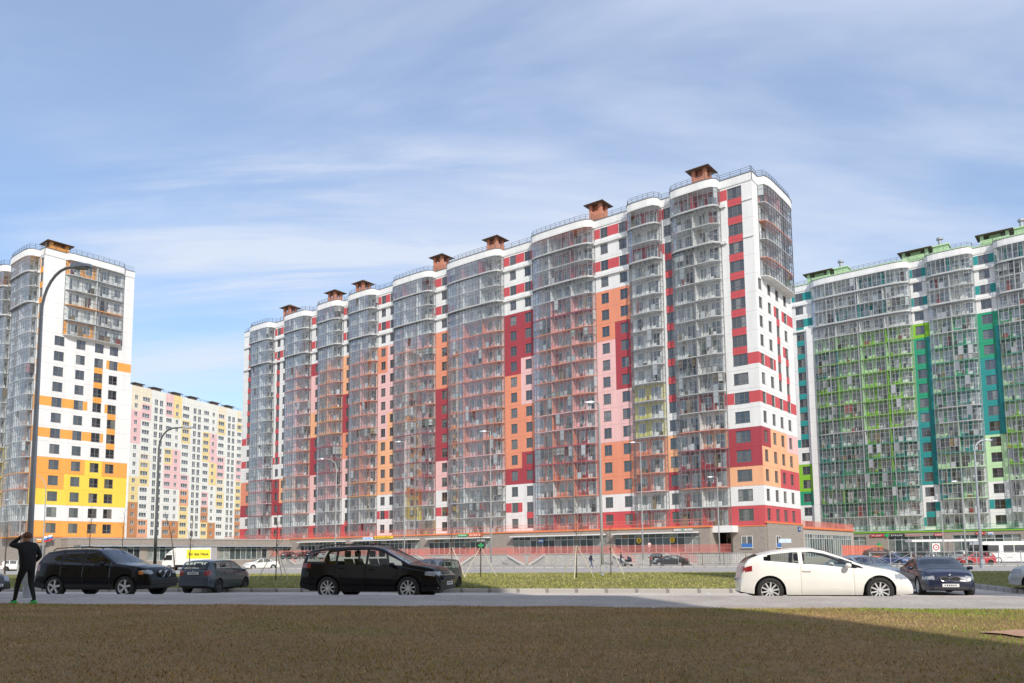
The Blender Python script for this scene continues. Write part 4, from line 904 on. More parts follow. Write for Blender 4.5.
for i, (c, wd, kd) in enumerate(colsP):
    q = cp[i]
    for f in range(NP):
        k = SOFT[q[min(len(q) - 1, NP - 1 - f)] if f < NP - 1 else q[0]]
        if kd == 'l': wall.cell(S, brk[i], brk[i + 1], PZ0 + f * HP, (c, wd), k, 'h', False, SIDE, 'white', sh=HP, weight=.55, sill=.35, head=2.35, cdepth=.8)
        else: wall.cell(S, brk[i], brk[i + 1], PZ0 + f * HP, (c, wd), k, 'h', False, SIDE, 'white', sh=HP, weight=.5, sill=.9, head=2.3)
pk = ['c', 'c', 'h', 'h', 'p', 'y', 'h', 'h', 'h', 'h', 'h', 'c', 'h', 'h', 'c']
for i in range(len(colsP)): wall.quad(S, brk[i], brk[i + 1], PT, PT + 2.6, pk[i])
wall.quad(S, 0, WPB, -.5, PZ0, 'C'); wall.build(pb); place_windows(pb, wall.wins)
b = MB(); b.poly([(-.02, 0, PT + 2.5), (-.02, WPB, PT + 2.5), (-14, WPB, PT + 2.5), (-14, 0, PT + 2.5)], 1); b.poly([(0, 0, 0), (-14, 0, 0), (-14, 0, PT + 2.6), (0, 0, PT + 2.6)])
b.poly([(0, WPB, 0), (-14, WPB, 0), (-14, WPB, PT + 2.6), (0, WPB, PT + 2.6)]); b.poly([(-14, 0, 0), (-14, WPB, 0), (-14, WPB, PT + 2.6), (-14, 0, PT + 2.6)]); b.build('rear_wall', [WM('H'), M_roofm], pb)
roof_railing(pb, [(.3, .0), (WPB - .3, .0)], S, PT + 2.6, .9, 2.2)
for s_ in (4, 12, 21, 29, 40, 48):
    b = MB(); b.box(-1.0, 1.0, -1.5, 1.5, 0, 1.0); b.box(-1.4, 1.4, -2.2, 2.2, 1.3, 1.5); b.box(-.7, .7, -1.1, 1.1, 1.0, 1.3); o = b.build('roof_vent', M_canopy, pb); o.location = (-2.2, s_, PT + 2.5)

# ================================================================== the yellow and white blocks behind the camera (their shadow and reflection are in the photo)
def back_block(x0, x1, y0, y1, h, label, keys):
    r = empty('apartment_building', (0, 0, 0)); tag(r, label, 'apartment building'); wl = Wall()
    Gb = lambda t, o, z: (t, y1 + o, z); nx = int((x1 - x0) / 3.4); wx = (x1 - x0) / nx; nf = int((h - 5) / 2.856)
    for f in range(nf):
        for i in range(nx):
            k = keys[(i // 3 + f // 4 + (i * f) % 3) % len(keys)]; wl.cell(Gb, x0 + i * wx, x0 + (i + 1) * wx, 4.2 + f * SH, (x0 + (i + .5) * wx, 1.6), k, 'W', False, math.pi, 'dark', weight=1)
    wl.quad(Gb, x0, x1, 0, 4.2, 'C'); wl.quad(Gb, x0, x1, 4.2 + nf * SH, h, 'W')
    b = wl.b; m = wl.mi('W')
    b.poly([(x0, y0, 0), (x1, y0, 0), (x1, y0, h), (x0, y0, h)], m); b.poly([(x1, y0, 0), (x1, y1, 0), (x1, y1, h), (x1, y0, h)], m); b.poly([(x0, y0, 0), (x0, y1, 0), (x0, y1, h), (x0, y0, h)], m); b.poly([(x0, y0, h), (x1, y0, h), (x1, y1, h), (x0, y1, h)], m)
    wl.build(r); place_windows(r, wl.wins, 0)
back_block(-30, 13.0, -30, -14, 57, 'tall yellow and white apartment block standing behind the viewer', ['Y', 'W', 'A', 'Y', 'W'])
back_block(-104, -42, -30, -14, 57, 'second yellow and white apartment block standing behind the viewer on the left', ['Y', 'W', 'A', 'Y', 'W'])
back_block(32.5, 96, -30, -14, 57, 'yellow and white apartment block standing behind the viewer on the right', ['W', 'Y', 'W', 'A'])

# ------------------------------------------------------------------ vehicles
def paint(name, c, rough=.32, metal=.0, coat=.6): return pm('paint_' + name, c, rough, .05, 1.2, metal=metal, spec=.5, coat=coat)
M_cglass = glassmat('car_glass', (.80, .85, .83), refl=1.5)
M_cdark = glassmat('car_glass_tinted', (.10, .11, .11), refl=1.6)
M_cblue = glassmat('car_glass_screen', (.42, .48, .54), refl=2.1)
def wheel_part(root, x, y, R_, wd, rim, spokes, rimmat, side):
    """tyre (the part) with its alloy rim (the sub-part)"""
    b = MB(); h = wd / 2
    b.lathe([(R_ * .66, -h * .8), (R_ * .70, -h), (R_ * .92, -h), (R_ * .985, -h * .72), (R_, -h * .3), (R_, h * .3), (R_ * .985, h * .72), (R_ * .92, h), (R_ * .70, h), (R_ * .66, h * .8)], 36)
    o = b.build('wheel', M_rubber, root, True); o.location = (x, y, R_)
    r = MB(); q = MB(); rr = R_ * .675; f = side * h * .78
    r.lathe([(rr * .90, f - side * .10), (rr * .93, f - side * .01), (rr, f + side * .012), (rr * 1.005, f - side * .02), (rr * 1.005, f - side * .12)], 36, mi=0)
    r.lathe([(0.001, f - side * .085), (rr * .95, f - side * .085)], 24, mi=1)
    for i in range(spokes):
        a = 2 * math.pi * i / spokes + .2; ca, sa = math.cos(a), math.sin(a)
        wi, wo = rr * (.08 if spokes > 7 else .12), rr * (.075 if spokes > 7 else .15)
        p = []
        for rad, wv, yy in ((rr * .1, wi, f - side * .01), (rr * .96, wo, f)):
            p.append([(ca * rad - sa * wv, yy, sa * rad + ca * wv), (ca * rad + sa * wv, yy, sa * rad - ca * wv), (ca * rad + sa * wv, yy - side * .05, sa * rad - ca * wv), (ca * rad - sa * wv, yy - side * .05, sa * rad + ca * wv)])
        r.loft(p, 0, True, True)
    r.lathe([(0.001, f + side * .012), (rr * .17, f + side * .012), (rr * .2, f - side * .04)], 14, mi=0)
    r.build('rim', [rimmat, M_black], o); return o
def car(name, label, cat, sp, pmat, loc, yaw, z, hi=True, group=None, glass=None, tint=None):
    L, W, H, wb, fo = sp['L'], sp['W'], sp['H'], sp['wb'], sp['fo']; ro = L - wb - fo
    xr, xf = -wb / 2 - ro, wb / 2 + fo; R_ = sp['R']; Ra = R_ + sp.get('arch', .055); sill = sp.get('sill', .23); xw = (-wb / 2, wb / 2)
    root = empty(name, (loc[0], loc[1], z), R(yaw)); tag(root, label, cat, group)
    dx = .05 if hi else .11
    X = list(np.arange(xr, xf, dx)) + [xf]
    for e in (xr, xf):
        s_ = 1 if e == xr else -1; X += [e + s_ * d for d in (.008, .022, .045, .08, .12)]
    for c in xw: X += [c + Ra * math.cos(math.pi * i / 14) for i in range(15)]
    seams = []
    for d in sp.get('doors', ()):
        seams += [d[0], d[1]]
    if hi:
        for q in seams: X += [q - .009, q, q + .009]
    for k in ('ws', 'rw'): X += list(sp[k])
    for a_, c_ in sp['win']: X += [a_, c_]
    X = sorted(set(round(x, 4) for x in X)); XX = [X[0]]
    for x in X[1:]:
        if x - XX[-1] > .006: XX.append(x)
    X = XX
    tx, tz = zip(*sp['top']); bx_, bz = zip(*sp['belt'])
    fine = np.arange(xr, xf + .001, .01); ft = np.interp(fine, tx, tz); kw = sp.get('smooth', 7); ker = np.hanning(kw + 2)[1:-1]; ker /= ker.sum()
    pad = np.pad(ft, kw // 2, mode='edge'); ft = np.convolve(pad, ker, 'valid')[:len(fine)]
    nl, ng, nk = (11, 7, 8) if hi else (6, 4, 4)
    rings = []
    for x in X:
        zt = float(np.interp(x, fine, ft)); crown = min(.055, (zt - sill) * .12); ze = zt - crown
        zs = min(float(np.interp(x, bx_, bz)), ze - .012)
        zb = sill + max(0, (x - (xf - .35)) / .35) * sp.get('lipf', .03) + max(0, ((xr + .45) - x) / .45) * sp.get('lipr', .08)
        for c in xw:
            if abs(x - c) < Ra: zb = max(zb, R_ + math.sqrt(max(0, Ra * Ra - (x - c) ** 2)))
        zb = min(zb, zs - .03)
        tf = max(0, (x - (wb / 2 - .1)) / (xf - wb / 2 + .1)); tr = max(0, ((-wb / 2 + .1) - x) / (ro + .1))
        ym = W / 2 * (1 - sp.get('ef', .24) * tf ** 2.6 - sp.get('er', .15) * tr ** 3.0)
        pts = [(ym - .16, zb)]
        for j in range(nl + 1):
            zz = zb + (zs - zb) * j / nl; s_ = (zz - sill) / max(.05, (zs - sill))
            y = ym * (1 - .055 * max(0, (.32 - s_) / .32) ** 1.6 - .05 * max(0, (s_ - .5) / .5) ** 2 + (.006 if .42 < s_ < .56 else 0))
            for q in seams:
                if hi and abs(x - q) < .004: y -= .014
            pts.append((y, zz))
        yb = pts[-1][0]; tum = math.tan(R(sp.get('tum', 21)))
        for j in range(1, ng + 1):
            q = j / ng; zz = zs + (ze - zs) * q; y = yb - (.018 if ze - zs > .1 else .0) * min(1, q * 4) - (zz - zs) * tum * (.75 + .25 * q) - (.02 * q if ze - zs < .1 else 0)
            pts.append((y, zz))
        ye = pts[-1][0]
        for j in range(1, nk + 1):
            q = j / nk; pts.append((ye * (1 - q), ze + (zt - ze) * (1 - (1 - q) ** 2.6)))
        rings.append((x, zs, ze, zt, pts))
    m = len(rings[0][4]); V3 = []
    for x, zs, ze, zt, pts in rings:
        V3 += [(x, -p[0], p[1]) for p in pts]
        V3 += [(x, p[0], p[1]) for p in reversed(pts[:-1])]
    k2 = 2 * m - 1; cats = {}
    hl, tl = sp['hl'], sp['tl']
    def put(c, f): cats.setdefault(c, []).append(f)
    for i in range(len(X) - 1):
        x = (X[i] + X[i + 1]) / 2; _, zs, ze, zt, pts = rings[i]; _, zs2, ze2, zt2, _p = rings[i + 1]
        for j in range(k2 - 1):
            jj = j if j < m - 1 else k2 - 2 - j           # row counted from the sill on either side
            side = 'r' if j < m - 1 else 'l'; a = i * k2 + j; f = (a, a + k2, a + k2 + 1, a + 1)
            zc_ = sum(V3[q][2] for q in f) / 4; yc = abs(sum(V3[q][1] for q in f) / 4); c = 'body'
            if jj <= nl:
                for di, d in enumerate(sp.get('doors', ())):
                    if d[0] < x < d[1] and jj >= 2 and zc_ > sill + .10: c = 'door%d%s' % (di, side)
                if jj >= 1 and zc_ < sp.get('clad', 0) : c = 'clad'
                if jj == 0: c = 'clad'
            elif jj <= nl + ng:
                for wi_, (a_, c_) in enumerate(sp['win']):
                    if a_ < x < c_ and zc_ > (zs + zs2) / 2 + .035 and zc_ < (ze + ze2) / 2 - .045 and min(ze - zs, ze2 - zs2) > .1: c = 'win%d%s' % (wi_, side)
                if min(ze - zs, ze2 - zs2) > .12 and c == 'body' and sp.get('darkpillars') and zc_ < (ze + ze2) / 2 - .045 and sp['rw'][1] < x < sp['ws'][0]: c = 'pill'
            else:
                if sp['ws'][0] < x < sp['ws'][1] and jj >= nl + ng + 2: c = 'wscreen'
                if sp['rw'][0] < x < sp['rw'][1] and jj >= nl + ng + 2: c = 'rscreen'
            if c in ('body', 'clad') and x > xf - hl[0] and hl[1] < zc_ < hl[2] and yc > hl[3]: c = 'hl' + side
            if c in ('body', 'clad') and x < xr + tl[0] and tl[1] < zc_ < tl[2] and yc > tl[3]: c = 'tl' + side
            put(c, f)
    for e, i in ((0, 0), (1, len(X) - 1)):          # rounded end faces
        x, zs, ze, zt, pts = rings[i]; rw_ = pts[:nl + ng + 2]; nc = 14; base = len(V3); bul = .05 if e else .04
        for (y, zz) in rw_:
            for c in range(nc + 1):
                s_ = 1 - 2 * c / nc; top_ = (zt - ze) * (1 - abs(s_) ** 2.6) if (y, zz) == rw_[-1] else 0
                V3.append((x + (1 if e else -1) * bul * (1 - s_ * s_) * (1 if (y, zz) != rw_[-1] else .6), -y * s_, zz + top_))
        for r_ in range(len(rw_) - 1):
            for c in range(nc):
                a = base + r_ * (nc + 1) + c; f = (a, a + 1, a + nc + 2, a + nc + 1); yc = abs(V3[a][1] + V3[a + 1][1]) / 2; zc_ = (V3[a][2] + V3[a + nc + 1][2]) / 2; k = 'body'
                if zc_ < sp.get('cladend', .32): k = 'clad'
                if e and hl[1] < zc_ < hl[2] and yc > hl[3]: k = 'hl' + ('r' if V3[a][1] < 0 else 'l')
                if not e and tl[1] < zc_ < tl[2] and yc > tl[3]: k = 'tl' + ('r' if V3[a][1] < 0 else 'l')
                put(k, f)
    def emit(cat_, nm, mat, par, smooth=True):
        if cat_ not in cats: return None
        used = {}; vs = []; fs = []
        for f in cats[cat_]:
            g = []
            for q in f:
                if q not in used: used[q] = len(vs); vs.append(V3[q])
                g.append(used[q])
            fs.append(tuple(g))
        me = bpy.data.meshes.new(nm); me.from_pydata(vs, [], fs); me.materials.append(mat)
        me.polygons.foreach_set('use_smooth', [smooth] * len(fs)); me.update(); return link(nm, me, par)
    glass = glass or M_cglass
    nb = len(cats['body']); cats['body'] += cats.get('pill', [])
    o = emit('body', 'body', pmat, root); emit('clad', 'lower_trim', M_black, root)
    if len(cats['body']) > nb: o.data.materials.append(M_black); o.data.polygons.foreach_set('material_index', [0] * nb + [1] * (len(cats['body']) - nb))
    emit('wscreen', 'windscreen', M_cblue, root); emit('rscreen', 'rear_window', glass, root)
    for k in sorted(cats):
        if k.startswith('win'): emit(k, 'side_window', (tint if tint and int(k[3]) > 0 else glass), root)
        if k.startswith('hl'): emit(k, 'headlight', M_lens, root)
        if k.startswith('tl'): emit(k, 'tail_light', M_tail, root)
        if k.startswith('door'):
            o = emit(k, 'door', pmat, root)
            if hi:
                d = sp['doors'][int(k[4])]; b = MB(); sd_ = -1 if k[5] == 'r' else 1; hz_ = float(np.interp(d[0] + .15, bx_, bz)) - .13
                b.bevbox(d[0] + .06, d[0] + .27, min(sd_ * (W / 2 - .035), sd_ * (W / 2 + .015)), max(sd_ * (W / 2 - .035), sd_ * (W / 2 + .015)), hz_, hz_ + .04, .008); b.build('handle', sp.get('handle', pmat), o)
    for sx in xw:
        for sy in (-1, 1): wheel_part(root, sx, sy * (W / 2 - .125), R_, .23, R_ * .68, sp.get('spokes', 5), sp.get('rim', M_rim), sy)
    b = MB(); iw = W / 2 - .26
    b.box(xr + .25, xf - .3, -iw, iw, sill - .02, sill + .12); b.box(-wb / 2 + Ra + .06, wb / 2 - Ra - .06, -W / 2 + .12, W / 2 - .12, sill - .03, sill + .2)
    b.box(wb / 2 - .45, xf - .25, -iw, iw, sill + .1, sp['belt'][-1][1] - .16); b.box(xr + .2, -wb / 2 + .3, -iw, iw, sill + .1, sp['belt'][0][1] - .2)
    b.box(wb / 2 - .55, wb / 2 - .2, -W / 2 + .2, W / 2 - .2, sp['belt'][-1][1] - .25, sp['belt'][-1][1] - .04); b.build('underbody', M_black, root)
    if hi:
        for sx in (sp['seat'], sp['seat'] - .85):
            for sy in (-.36, .36):
                b = MB(); hb = sp['H'] - .62
                b.bevbox(sx - .1, sx + .42, sy - .24, sy + .24, sill + .15, sill + .38, .05)
                b.loft([[(sx - .12 + d, sy - .23, sill + .3) for d in (0,)] + [(sx + .04, sy - .23, sill + .3), (sx + .04, sy + .23, sill + .3), (sx - .12, sy + .23, sill + .3)], [(sx - .3, sy - .2, hb + .2), (sx - .19, sy - .2, hb + .2), (sx - .19, sy + .2, hb + .2), (sx - .3, sy + .2, hb + .2)]], 0, True, True)
                b.bevbox(sx - .32, sx - .2, sy - .13, sy + .13, hb + .25, hb + .45, .03); b.build('seat', M_seat, root)
    mz = float(np.interp(sp['ws'][0] + .35, bx_, bz)) + .03; mx = sp.get('mirx', sp['ws'][1] - .42)
    for sy in (-1, 1):
        b = MB(); y0 = sy * (W / 2 - .03)
        if hi:
            pr = [(.06, .02), (.10, .07), (.11, .13), (.09, .19), (.04, .22)]; rings_ = []
            for r_, d in pr: rings_.append([(mx + r_ * .75 * math.cos(a), y0 + sy * d, mz + .04 + r_ * .62 * math.sin(a)) for a in [2 * math.pi * i / 10 for i in range(10)]])
            b.loft(rings_, 0, True, True)
        else: b.bevbox(mx - .06, mx + .06, min(y0, y0 + sy * .2), max(y0, y0 + sy * .2), mz - .04, mz + .1, .02)
        b.build('mirror', sp.get('mirror', pmat), root, True)
    for side, px, nz in ((1, xf, sp['pz'][0]), (-1, xr, sp['pz'][1])):
        b = MB(); d = .052
        b.box(px + side * d - .006, px + side * d + .008, -.26, .26, nz - .055, nz + .055); o = b.build('number_plate', M_plate, root)
        if hi:
            b = MB(); xs = px + side * d + (.0095 if side > 0 else -.0075)
            for i, wv in enumerate((.03, .04, .04, .04, .035, .035)): b.box(xs - .001, xs + .001, -.19 + i * .066, -.19 + i * .066 + wv, nz - .025, nz + .03)
            b.build('plate_mark', M_black, o)
    return root, dict(xr=xr, xf=xf, W=W)
def part_box(root, name, mat, boxes, bev=.0):
    b = MB()
    for q in boxes:
        if bev: b.bevbox(*q, bev)
        else: b.box(*q)
    return b.build(name, mat, root)
SP_coupe = dict(L=4.27, W=1.84, H=1.482, wb=2.695, fo=.84, R=.345, sill=.24, top=[(-2.08, .62), (-2.06, .82), (-2.01, 1.0), (-1.92, 1.14), (-1.82, 1.235), (-1.6, 1.315), (-1.2, 1.405), (-.7, 1.466), (-.25, 1.482), (.05, 1.425), (.5, 1.26), (.97, 1.05), (1.3, .975), (1.7, .90), (1.95, .81), (2.08, .71), (2.16, .59), (2.19, .48)],
    belt=[(-2.0, 1.02), (-1.6, 1.13), (-1.35, 1.09), (-.6, .99), (.4, .915), (.97, .885), (1.4, .85), (2.1, .58)], win=[(-.50, .98), (-1.48, -.60)], ws=(-.12, .93), rw=(-1.96, -1.62), doors=[(-.58, .72)], hl=(.46, .64, .77, .56), tl=(.28, .84, .98, .50), spokes=10, seat=-.2, pz=(.40, .62), tum=24, darkpillars=False, clad=0, mirx=.58, cladend=.3)
SP_suv = dict(L=4.67, W=1.87, H=1.71, wb=2.82, fo=.86, R=.37, sill=.30, top=[(-2.27, .80), (-2.26, 1.08), (-2.18, 1.28), (-2.02, 1.49), (-1.86, 1.62), (-1.3, 1.69), (-.6, 1.71), (-.1, 1.695), (.16, 1.645), (.55, 1.43), (.93, 1.21), (1.3, 1.155), (1.75, 1.10), (2.06, 1.02), (2.19, .92), (2.25, .78), (2.27, .66)],
    belt=[(-2.2, 1.15), (-1.2, 1.14), (0, 1.10), (.95, 1.06), (1.3, 1.02), (2.2, .84)], win=[(-.24, .86), (-1.12, -.33), (-2.05, -1.2)], ws=(.12, .93), rw=(-2.2, -1.88), doors=[(-.29, .80), (-1.18, -.305)], hl=(.34, .80, .93, .50), tl=(.35, .95, 1.15, .55), spokes=5, seat=-.05, pz=(.56, .92), tum=20, darkpillars=True, clad=.42, mirx=.60, cladend=.62)
SP_out = dict(L=4.655, W=1.80, H=1.68, wb=2.67, fo=.98, R=.36, sill=.28, top=[(-2.34, .72), (-2.33, .98), (-2.28, 1.18), (-2.17, 1.42), (-2.04, 1.58), (-1.4, 1.655), (-.5, 1.68), (.1, 1.665), (.4, 1.60), (.9, 1.34), (1.32, 1.12), (1.7, 1.07), (2.05, .99), (2.2, .88), (2.28, .74), (2.315, .60)],
    belt=[(-2.2, 1.14), (-1.2, 1.10), (0, 1.05), (1.1, .98), (2.2, .80)], win=[(.0, 1.12), (-1.02, -.08), (-2.1, -1.10)], ws=(.36, 1.28), rw=(-2.3, -2.05), doors=[(-.04, .98), (-1.05, -.055)], hl=(.46, .74, .86, .44), tl=(.40, .98, 1.14, .40), spokes=9, seat=.2, pz=(.50, .86), tum=19, darkpillars=True, clad=0, mirx=.86, cladend=.45)
SP_hatch = dict(L=3.99, W=1.64, H=1.5, wb=2.46, fo=.78, R=.31, sill=.24, top=[(-1.98, .70), (-1.97, .92), (-1.92, 1.02), (-1.80, 1.20), (-1.62, 1.42), (-1.4, 1.47), (-.5, 1.50), (.2, 1.485), (.5, 1.42), (.9, 1.2), (1.2, 1.04), (1.55, .98), (1.85, .88), (1.95, .76), (2.01, .58)],
    belt=[(-1.9, 1.03), (-.9, 1.0), (0, .96), (1.0, .9), (1.9, .74)], win=[(.05, 1.05), (-.85, -.03), (-1.5, -.92)], ws=(.46, 1.16), rw=(-1.90, -1.62), doors=[(.02, .95), (-.88, .005)], hl=(.45, .66, .84, .42), tl=(.22, .80, 1.04, .50), spokes=6, rim=M_rimd, seat=.15, pz=(.46, .90), tum=17, cladend=.36, mirx=.82)
SP_two = dict(L=4.58, W=1.78, H=1.39, wb=2.76, fo=.80, R=.335, sill=.22, top=[(-2.18, .66), (-2.16, .90), (-2.05, 1.0), (-1.5, 1.05), (-1.15, 1.17), (-.7, 1.33), (-.2, 1.39), (.15, 1.38), (.45, 1.31), (.9, 1.12), (1.25, .99), (1.7, .95), (2.02, .85), (2.12, .74), (2.18, .56)],
    belt=[(-2.1, .96), (-1.0, .97), (0, .93), (1.2, .88), (2.1, .70)], win=[(-.35, 1.1), (-1.15, -.42)], ws=(.40, 1.22), rw=(-1.48, -.72), doors=[(-.42, .98)], hl=(.34, .60, .70, .48), tl=(.35, .78, .94, .42), spokes=5, seat=.1, pz=(.40, .70), tum=24, cladend=.30, mirx=.80)
SP_sedan = dict(L=4.55, W=1.76, H=1.46, wb=2.65, fo=.9, R=.315, sill=.22, top=[(-2.25, .64), (-2.23, .92), (-2.1, 1.04), (-1.65, 1.08), (-1.25, 1.26), (-.85, 1.41), (-.2, 1.46), (.2, 1.44), (.5, 1.36), (.95, 1.14), (1.3, 1.0), (1.75, .94), (2.05, .84), (2.17, .72), (2.22, .56)],
    belt=[(-2.1, 1.0), (-1.0, .99), (0, .95), (1.2, .89), (2.1, .7)], win=[(.0, 1.1), (-.95, -.07), (-1.4, -1.0)], ws=(.44, 1.26), rw=(-1.62, -.88), doors=[(-.03, 1.0), (-1.0, -.045)], hl=(.5, .6, .78, .42), tl=(.35, .76, .96, .42), spokes=6, seat=.2, pz=(.42, .74), tum=21, cladend=.3)
# --- the cars on the near road
P_black = paint('black', (.003, .003, .004), .16, coat=.0); [n for n in P_black.node_tree.nodes if n.type == 'BSDF_PRINCIPLED'][0].inputs['Specular IOR Level'].default_value = .32; P_navy = paint('navy', (.008, .012, .036), .2); P_white = pm('paint_white_dusty', (.76, .735, .68), .34, .07, 1.1, coat=.5)
P_slate = paint('slate_grey', (.055, .075, .095), .3, .3); P_silver = paint('silver', (.62, .63, .63), .3, .3); P_dark = paint('dark_grey', (.03, .032, .036), .3, .2); P_red = paint('red', (.45, .03, .03)); P_blue = paint('blue', (.04, .09, .25)); P_brown = paint('brown', (.09, .06, .05))
SP_suv['rim'] = M_rim; SP_suv['mirror'] = P_black
x5, q = car('parked_car', 'black off roader with roof rails behind the standing person', 'car', SP_suv, P_black, (-14.35, 27.8), -12.8, -.02, glass=M_cdark, tint=M_cdark)
xf = q['xf']
for sy in (-1, 1):
    b = MB(); b.tube([(-1.75, sy * .62, 1.62), (-1.6, sy * .62, 1.70), (-.3, sy * .62, 1.755), (.2, sy * .62, 1.72), (.3, sy * .62, 1.66)], .018, 6); b.build('roof_rail', M_black, x5)
for sy in (-1, 1):          # the twin kidney grille
    b = MB(); k = MB(); r1 = [(xf + .045, sy * .15 + .118 * math.cos(a), .80 + .102 * math.sin(a)) for a in [i * math.pi / 8 for i in range(16)]]
    b.loft([[(xf - .02, sy * .15 + .135 * math.cos(a), .80 + .118 * math.sin(a)) for a in [i * math.pi / 8 for i in range(16)]], [(xf + .06, sy * .15 + .13 * math.cos(a), .80 + .113 * math.sin(a)) for a in [i * math.pi / 8 for i in range(16)]], r1], 0)
    k.poly(r1); g = b.build('grille', M_chrome, x5); k.build('grille_mesh', M_black, g)
    part_box(x5, 'indicator', M_amber, [(xf - .36, xf - .2, min(sy * .80, sy * .875), max(sy * .80, sy * .875), .78, .90)], .02)
def badge(root, loc, r=.042, axis='x'):
    b = MB(); n = 16
    for i in range(4):
        b.poly([loc] + [(loc[0], loc[1] + r * .8 * math.cos(a), loc[2] + r * .8 * math.sin(a)) for a in [math.pi / 2 * i + math.pi / 2 * j / 4 for j in range(5)]], 1 + i % 2)
    b.lathe([(r * .8, 0), (r, .004), (r, -.01)], n, 'y', mi=0) if False else None
    for j in range(n):
        a, c = 2 * math.pi * j / n, 2 * math.pi * (j + 1) / n
        b.poly([(loc[0] + .001, loc[1] + r * .8 * math.cos(a), loc[2] + r * .8 * math.sin(a)), (loc[0] + .001, loc[1] + r * .8 * math.cos(c), loc[2] + r * .8 * math.sin(c)), (loc[0] + .001, loc[1] + r * math.cos(c), loc[2] + r * math.sin(c)), (loc[0] + .001, loc[1] + r * math.cos(a), loc[2] + r * math.sin(a))], 0)
    return b.build('badge', [M_black, M_white, P_blue], root)
badge(x5, (xf + .03, 0, .965))
part_box(x5, 'front_bumper', M_black, [(xf - .1, xf + .075, -.72, .72, .44, .64)], .03)
SP_out['rim'] = M_rim
ot, q = car('parked_car', 'large black family crossover with roof rails and see through windows', 'car', SP_out, P_black, (-4.25, 24.9), -14.5, -.02, glass=M_cglass)
xf = q['xf']
part_box(ot, 'grille', M_black, [(xf - .05, xf + .055, -.55, .55, .60, .70)], .02); part_box(ot, 'grille_bar', M_chrome, [(xf - .02, xf + .062, -.5, .5, .735, .76)], .006)
for sy in (-1, 1):
    b = MB(); b.tube([(xf - .14, sy * .66, .38), (xf - .055, sy * .66, .38)], .055, 12); b.build('fog_light', M_chrome, ot)
    b = MB(); b.tube([(-1.8, sy * .60, 1.6), (-1.6, sy * .60, 1.69), (-.3, sy * .60, 1.73), (.1, sy * .60, 1.69)], .016, 6); b.build('roof_rail', M_black, ot)
cp, q = car('parked_car', 'dusty white three door coupe in the sun', 'car', SP_coupe, P_white, (8.24, 21.25), -10.6, -.02, glass=M_cglass)
xf, xr = q['xf'], q['xr']
part_box(cp, 'rear_diffuser', M_black, [(xr - .02, xr + .3, -.62, .62, .27, .44)], .04); part_box(cp, 'grille', M_black, [(xf - .06, xf + .045, -.5, .5, .36, .5)], .02)
for sy in (-1, 1): part_box(cp, 'fog_light', M_black, [(xf - .24, xf - .02, min(sy * .52, sy * .725), max(sy * .52, sy * .725), .33, .46)], .03)
b = MB()
for sy in (-1, 1): b.beam((-.5, sy * .912, .47), (.35, sy * .914, .41), .012, .016); b.beam((.35, sy * .914, .41), (.66, sy * .914, .56), .012, .016)
b.build('side_crease', P_white, cp)
fb, q = car('parked_car', 'small slate grey hatchback seen from behind', 'car', SP_hatch, P_slate, (-13.75, 36.4), 82, -.28, glass=M_cglass)
badge(fb, (q['xr'] - .055, 0, .99), .05)
b2, q = car('parked_car', 'dark crossover half hidden behind the nose of the black family car', 'car', SP_hatch, P_dark, (-3.55, 34.9), -105, -.32, glass=M_cglass)
bm, q = car('parked_car', 'low navy two door coupe facing the viewer beside the white coupe', 'car', SP_two, P_navy, (15.75, 29.3), -106, -.27, glass=M_cdark)
xf = q['xf']
for sy in (-1, 1):
    b = MB(); k = MB(); r1 = [(xf + .05, sy * .165 + .142 * math.cos(a), .62 + .076 * math.sin(a)) for a in [i * math.pi / 8 for i in range(16)]]
    b.loft([[(xf - .02, sy * .17 + .165 * math.cos(a), .62 + .09 * math.sin(a)) for a in [i * math.pi / 8 for i in range(16)]], [(xf + .055, sy * .17 + .155 * math.cos(a), .62 + .085 * math.sin(a)) for a in [i * math.pi / 8 for i in range(16)]], r1], 0)
    k.poly(r1); g = b.build('grille', M_chrome, bm); k.build('grille_mesh', M_black, g)
badge(bm, (xf + .0, 0, .765)); part_box(bm, 'lower_intake', M_black, [(xf - .05, xf + .058, -.55, .55, .24, .33)], .02)
sv, q = car('parked_car', 'silver car with a blue windscreen behind the bonnet of the white coupe', 'car', SP_sedan, P_silver, (16.6, 37.6), -80, -.31, glass=M_cglass)
s3, q = car('parked_car', 'silver grey car cut off by the right edge of the photo', 'car', SP_hatch, P_silver, (20.7, 28.9), 140, -.22, glass=M_cglass)
ld, q = car('parked_car', 'dark car cut off by the left edge behind the standing person', 'car', SP_sedan, P_dark, (-23.9, 33.6), -14, -.2, glass=M_cdark)
# --- small cars far away
FARG = 'cars parked far off before the shops'
def far(px, y, Y, yaw, sp, mat, label, zz=None):
    x = (px - 512) / 778.6 * Y * 1.0; return car('parked_car', label, 'car', sp, mat, (x, Y), yaw, zz if zz is not None else gxy(x, Y), hi=False, group=FARG)
far(262, 568, 104, 215, SP_sedan, P_white, 'white saloon parked far off between the grey hatchback and the black family car')
far(669, 565, 100, 160, SP_sedan, P_dark, 'dark saloon parked at the foot of the terrace stairs')
far(655, 563, 106, 80, SP_suv, P_black, 'dark upright car parked beside the dark saloon at the terrace')
for px, Y, yaw, sp, mat, lab in ((290, 150, 70, SP_hatch, P_dark, 'dark hatchback farthest left in the row under the red block'), (303, 149, 60, SP_sedan, P_brown, 'brown car in the row under the red block'), (315, 148, 75, SP_suv, P_black, 'tall black car in the row under the red block'), (328, 146, 68, SP_sedan, P_silver, 'silver car in the row under the red block')):
    far(px, 0, Y, yaw, sp, mat, lab, zz=.62)
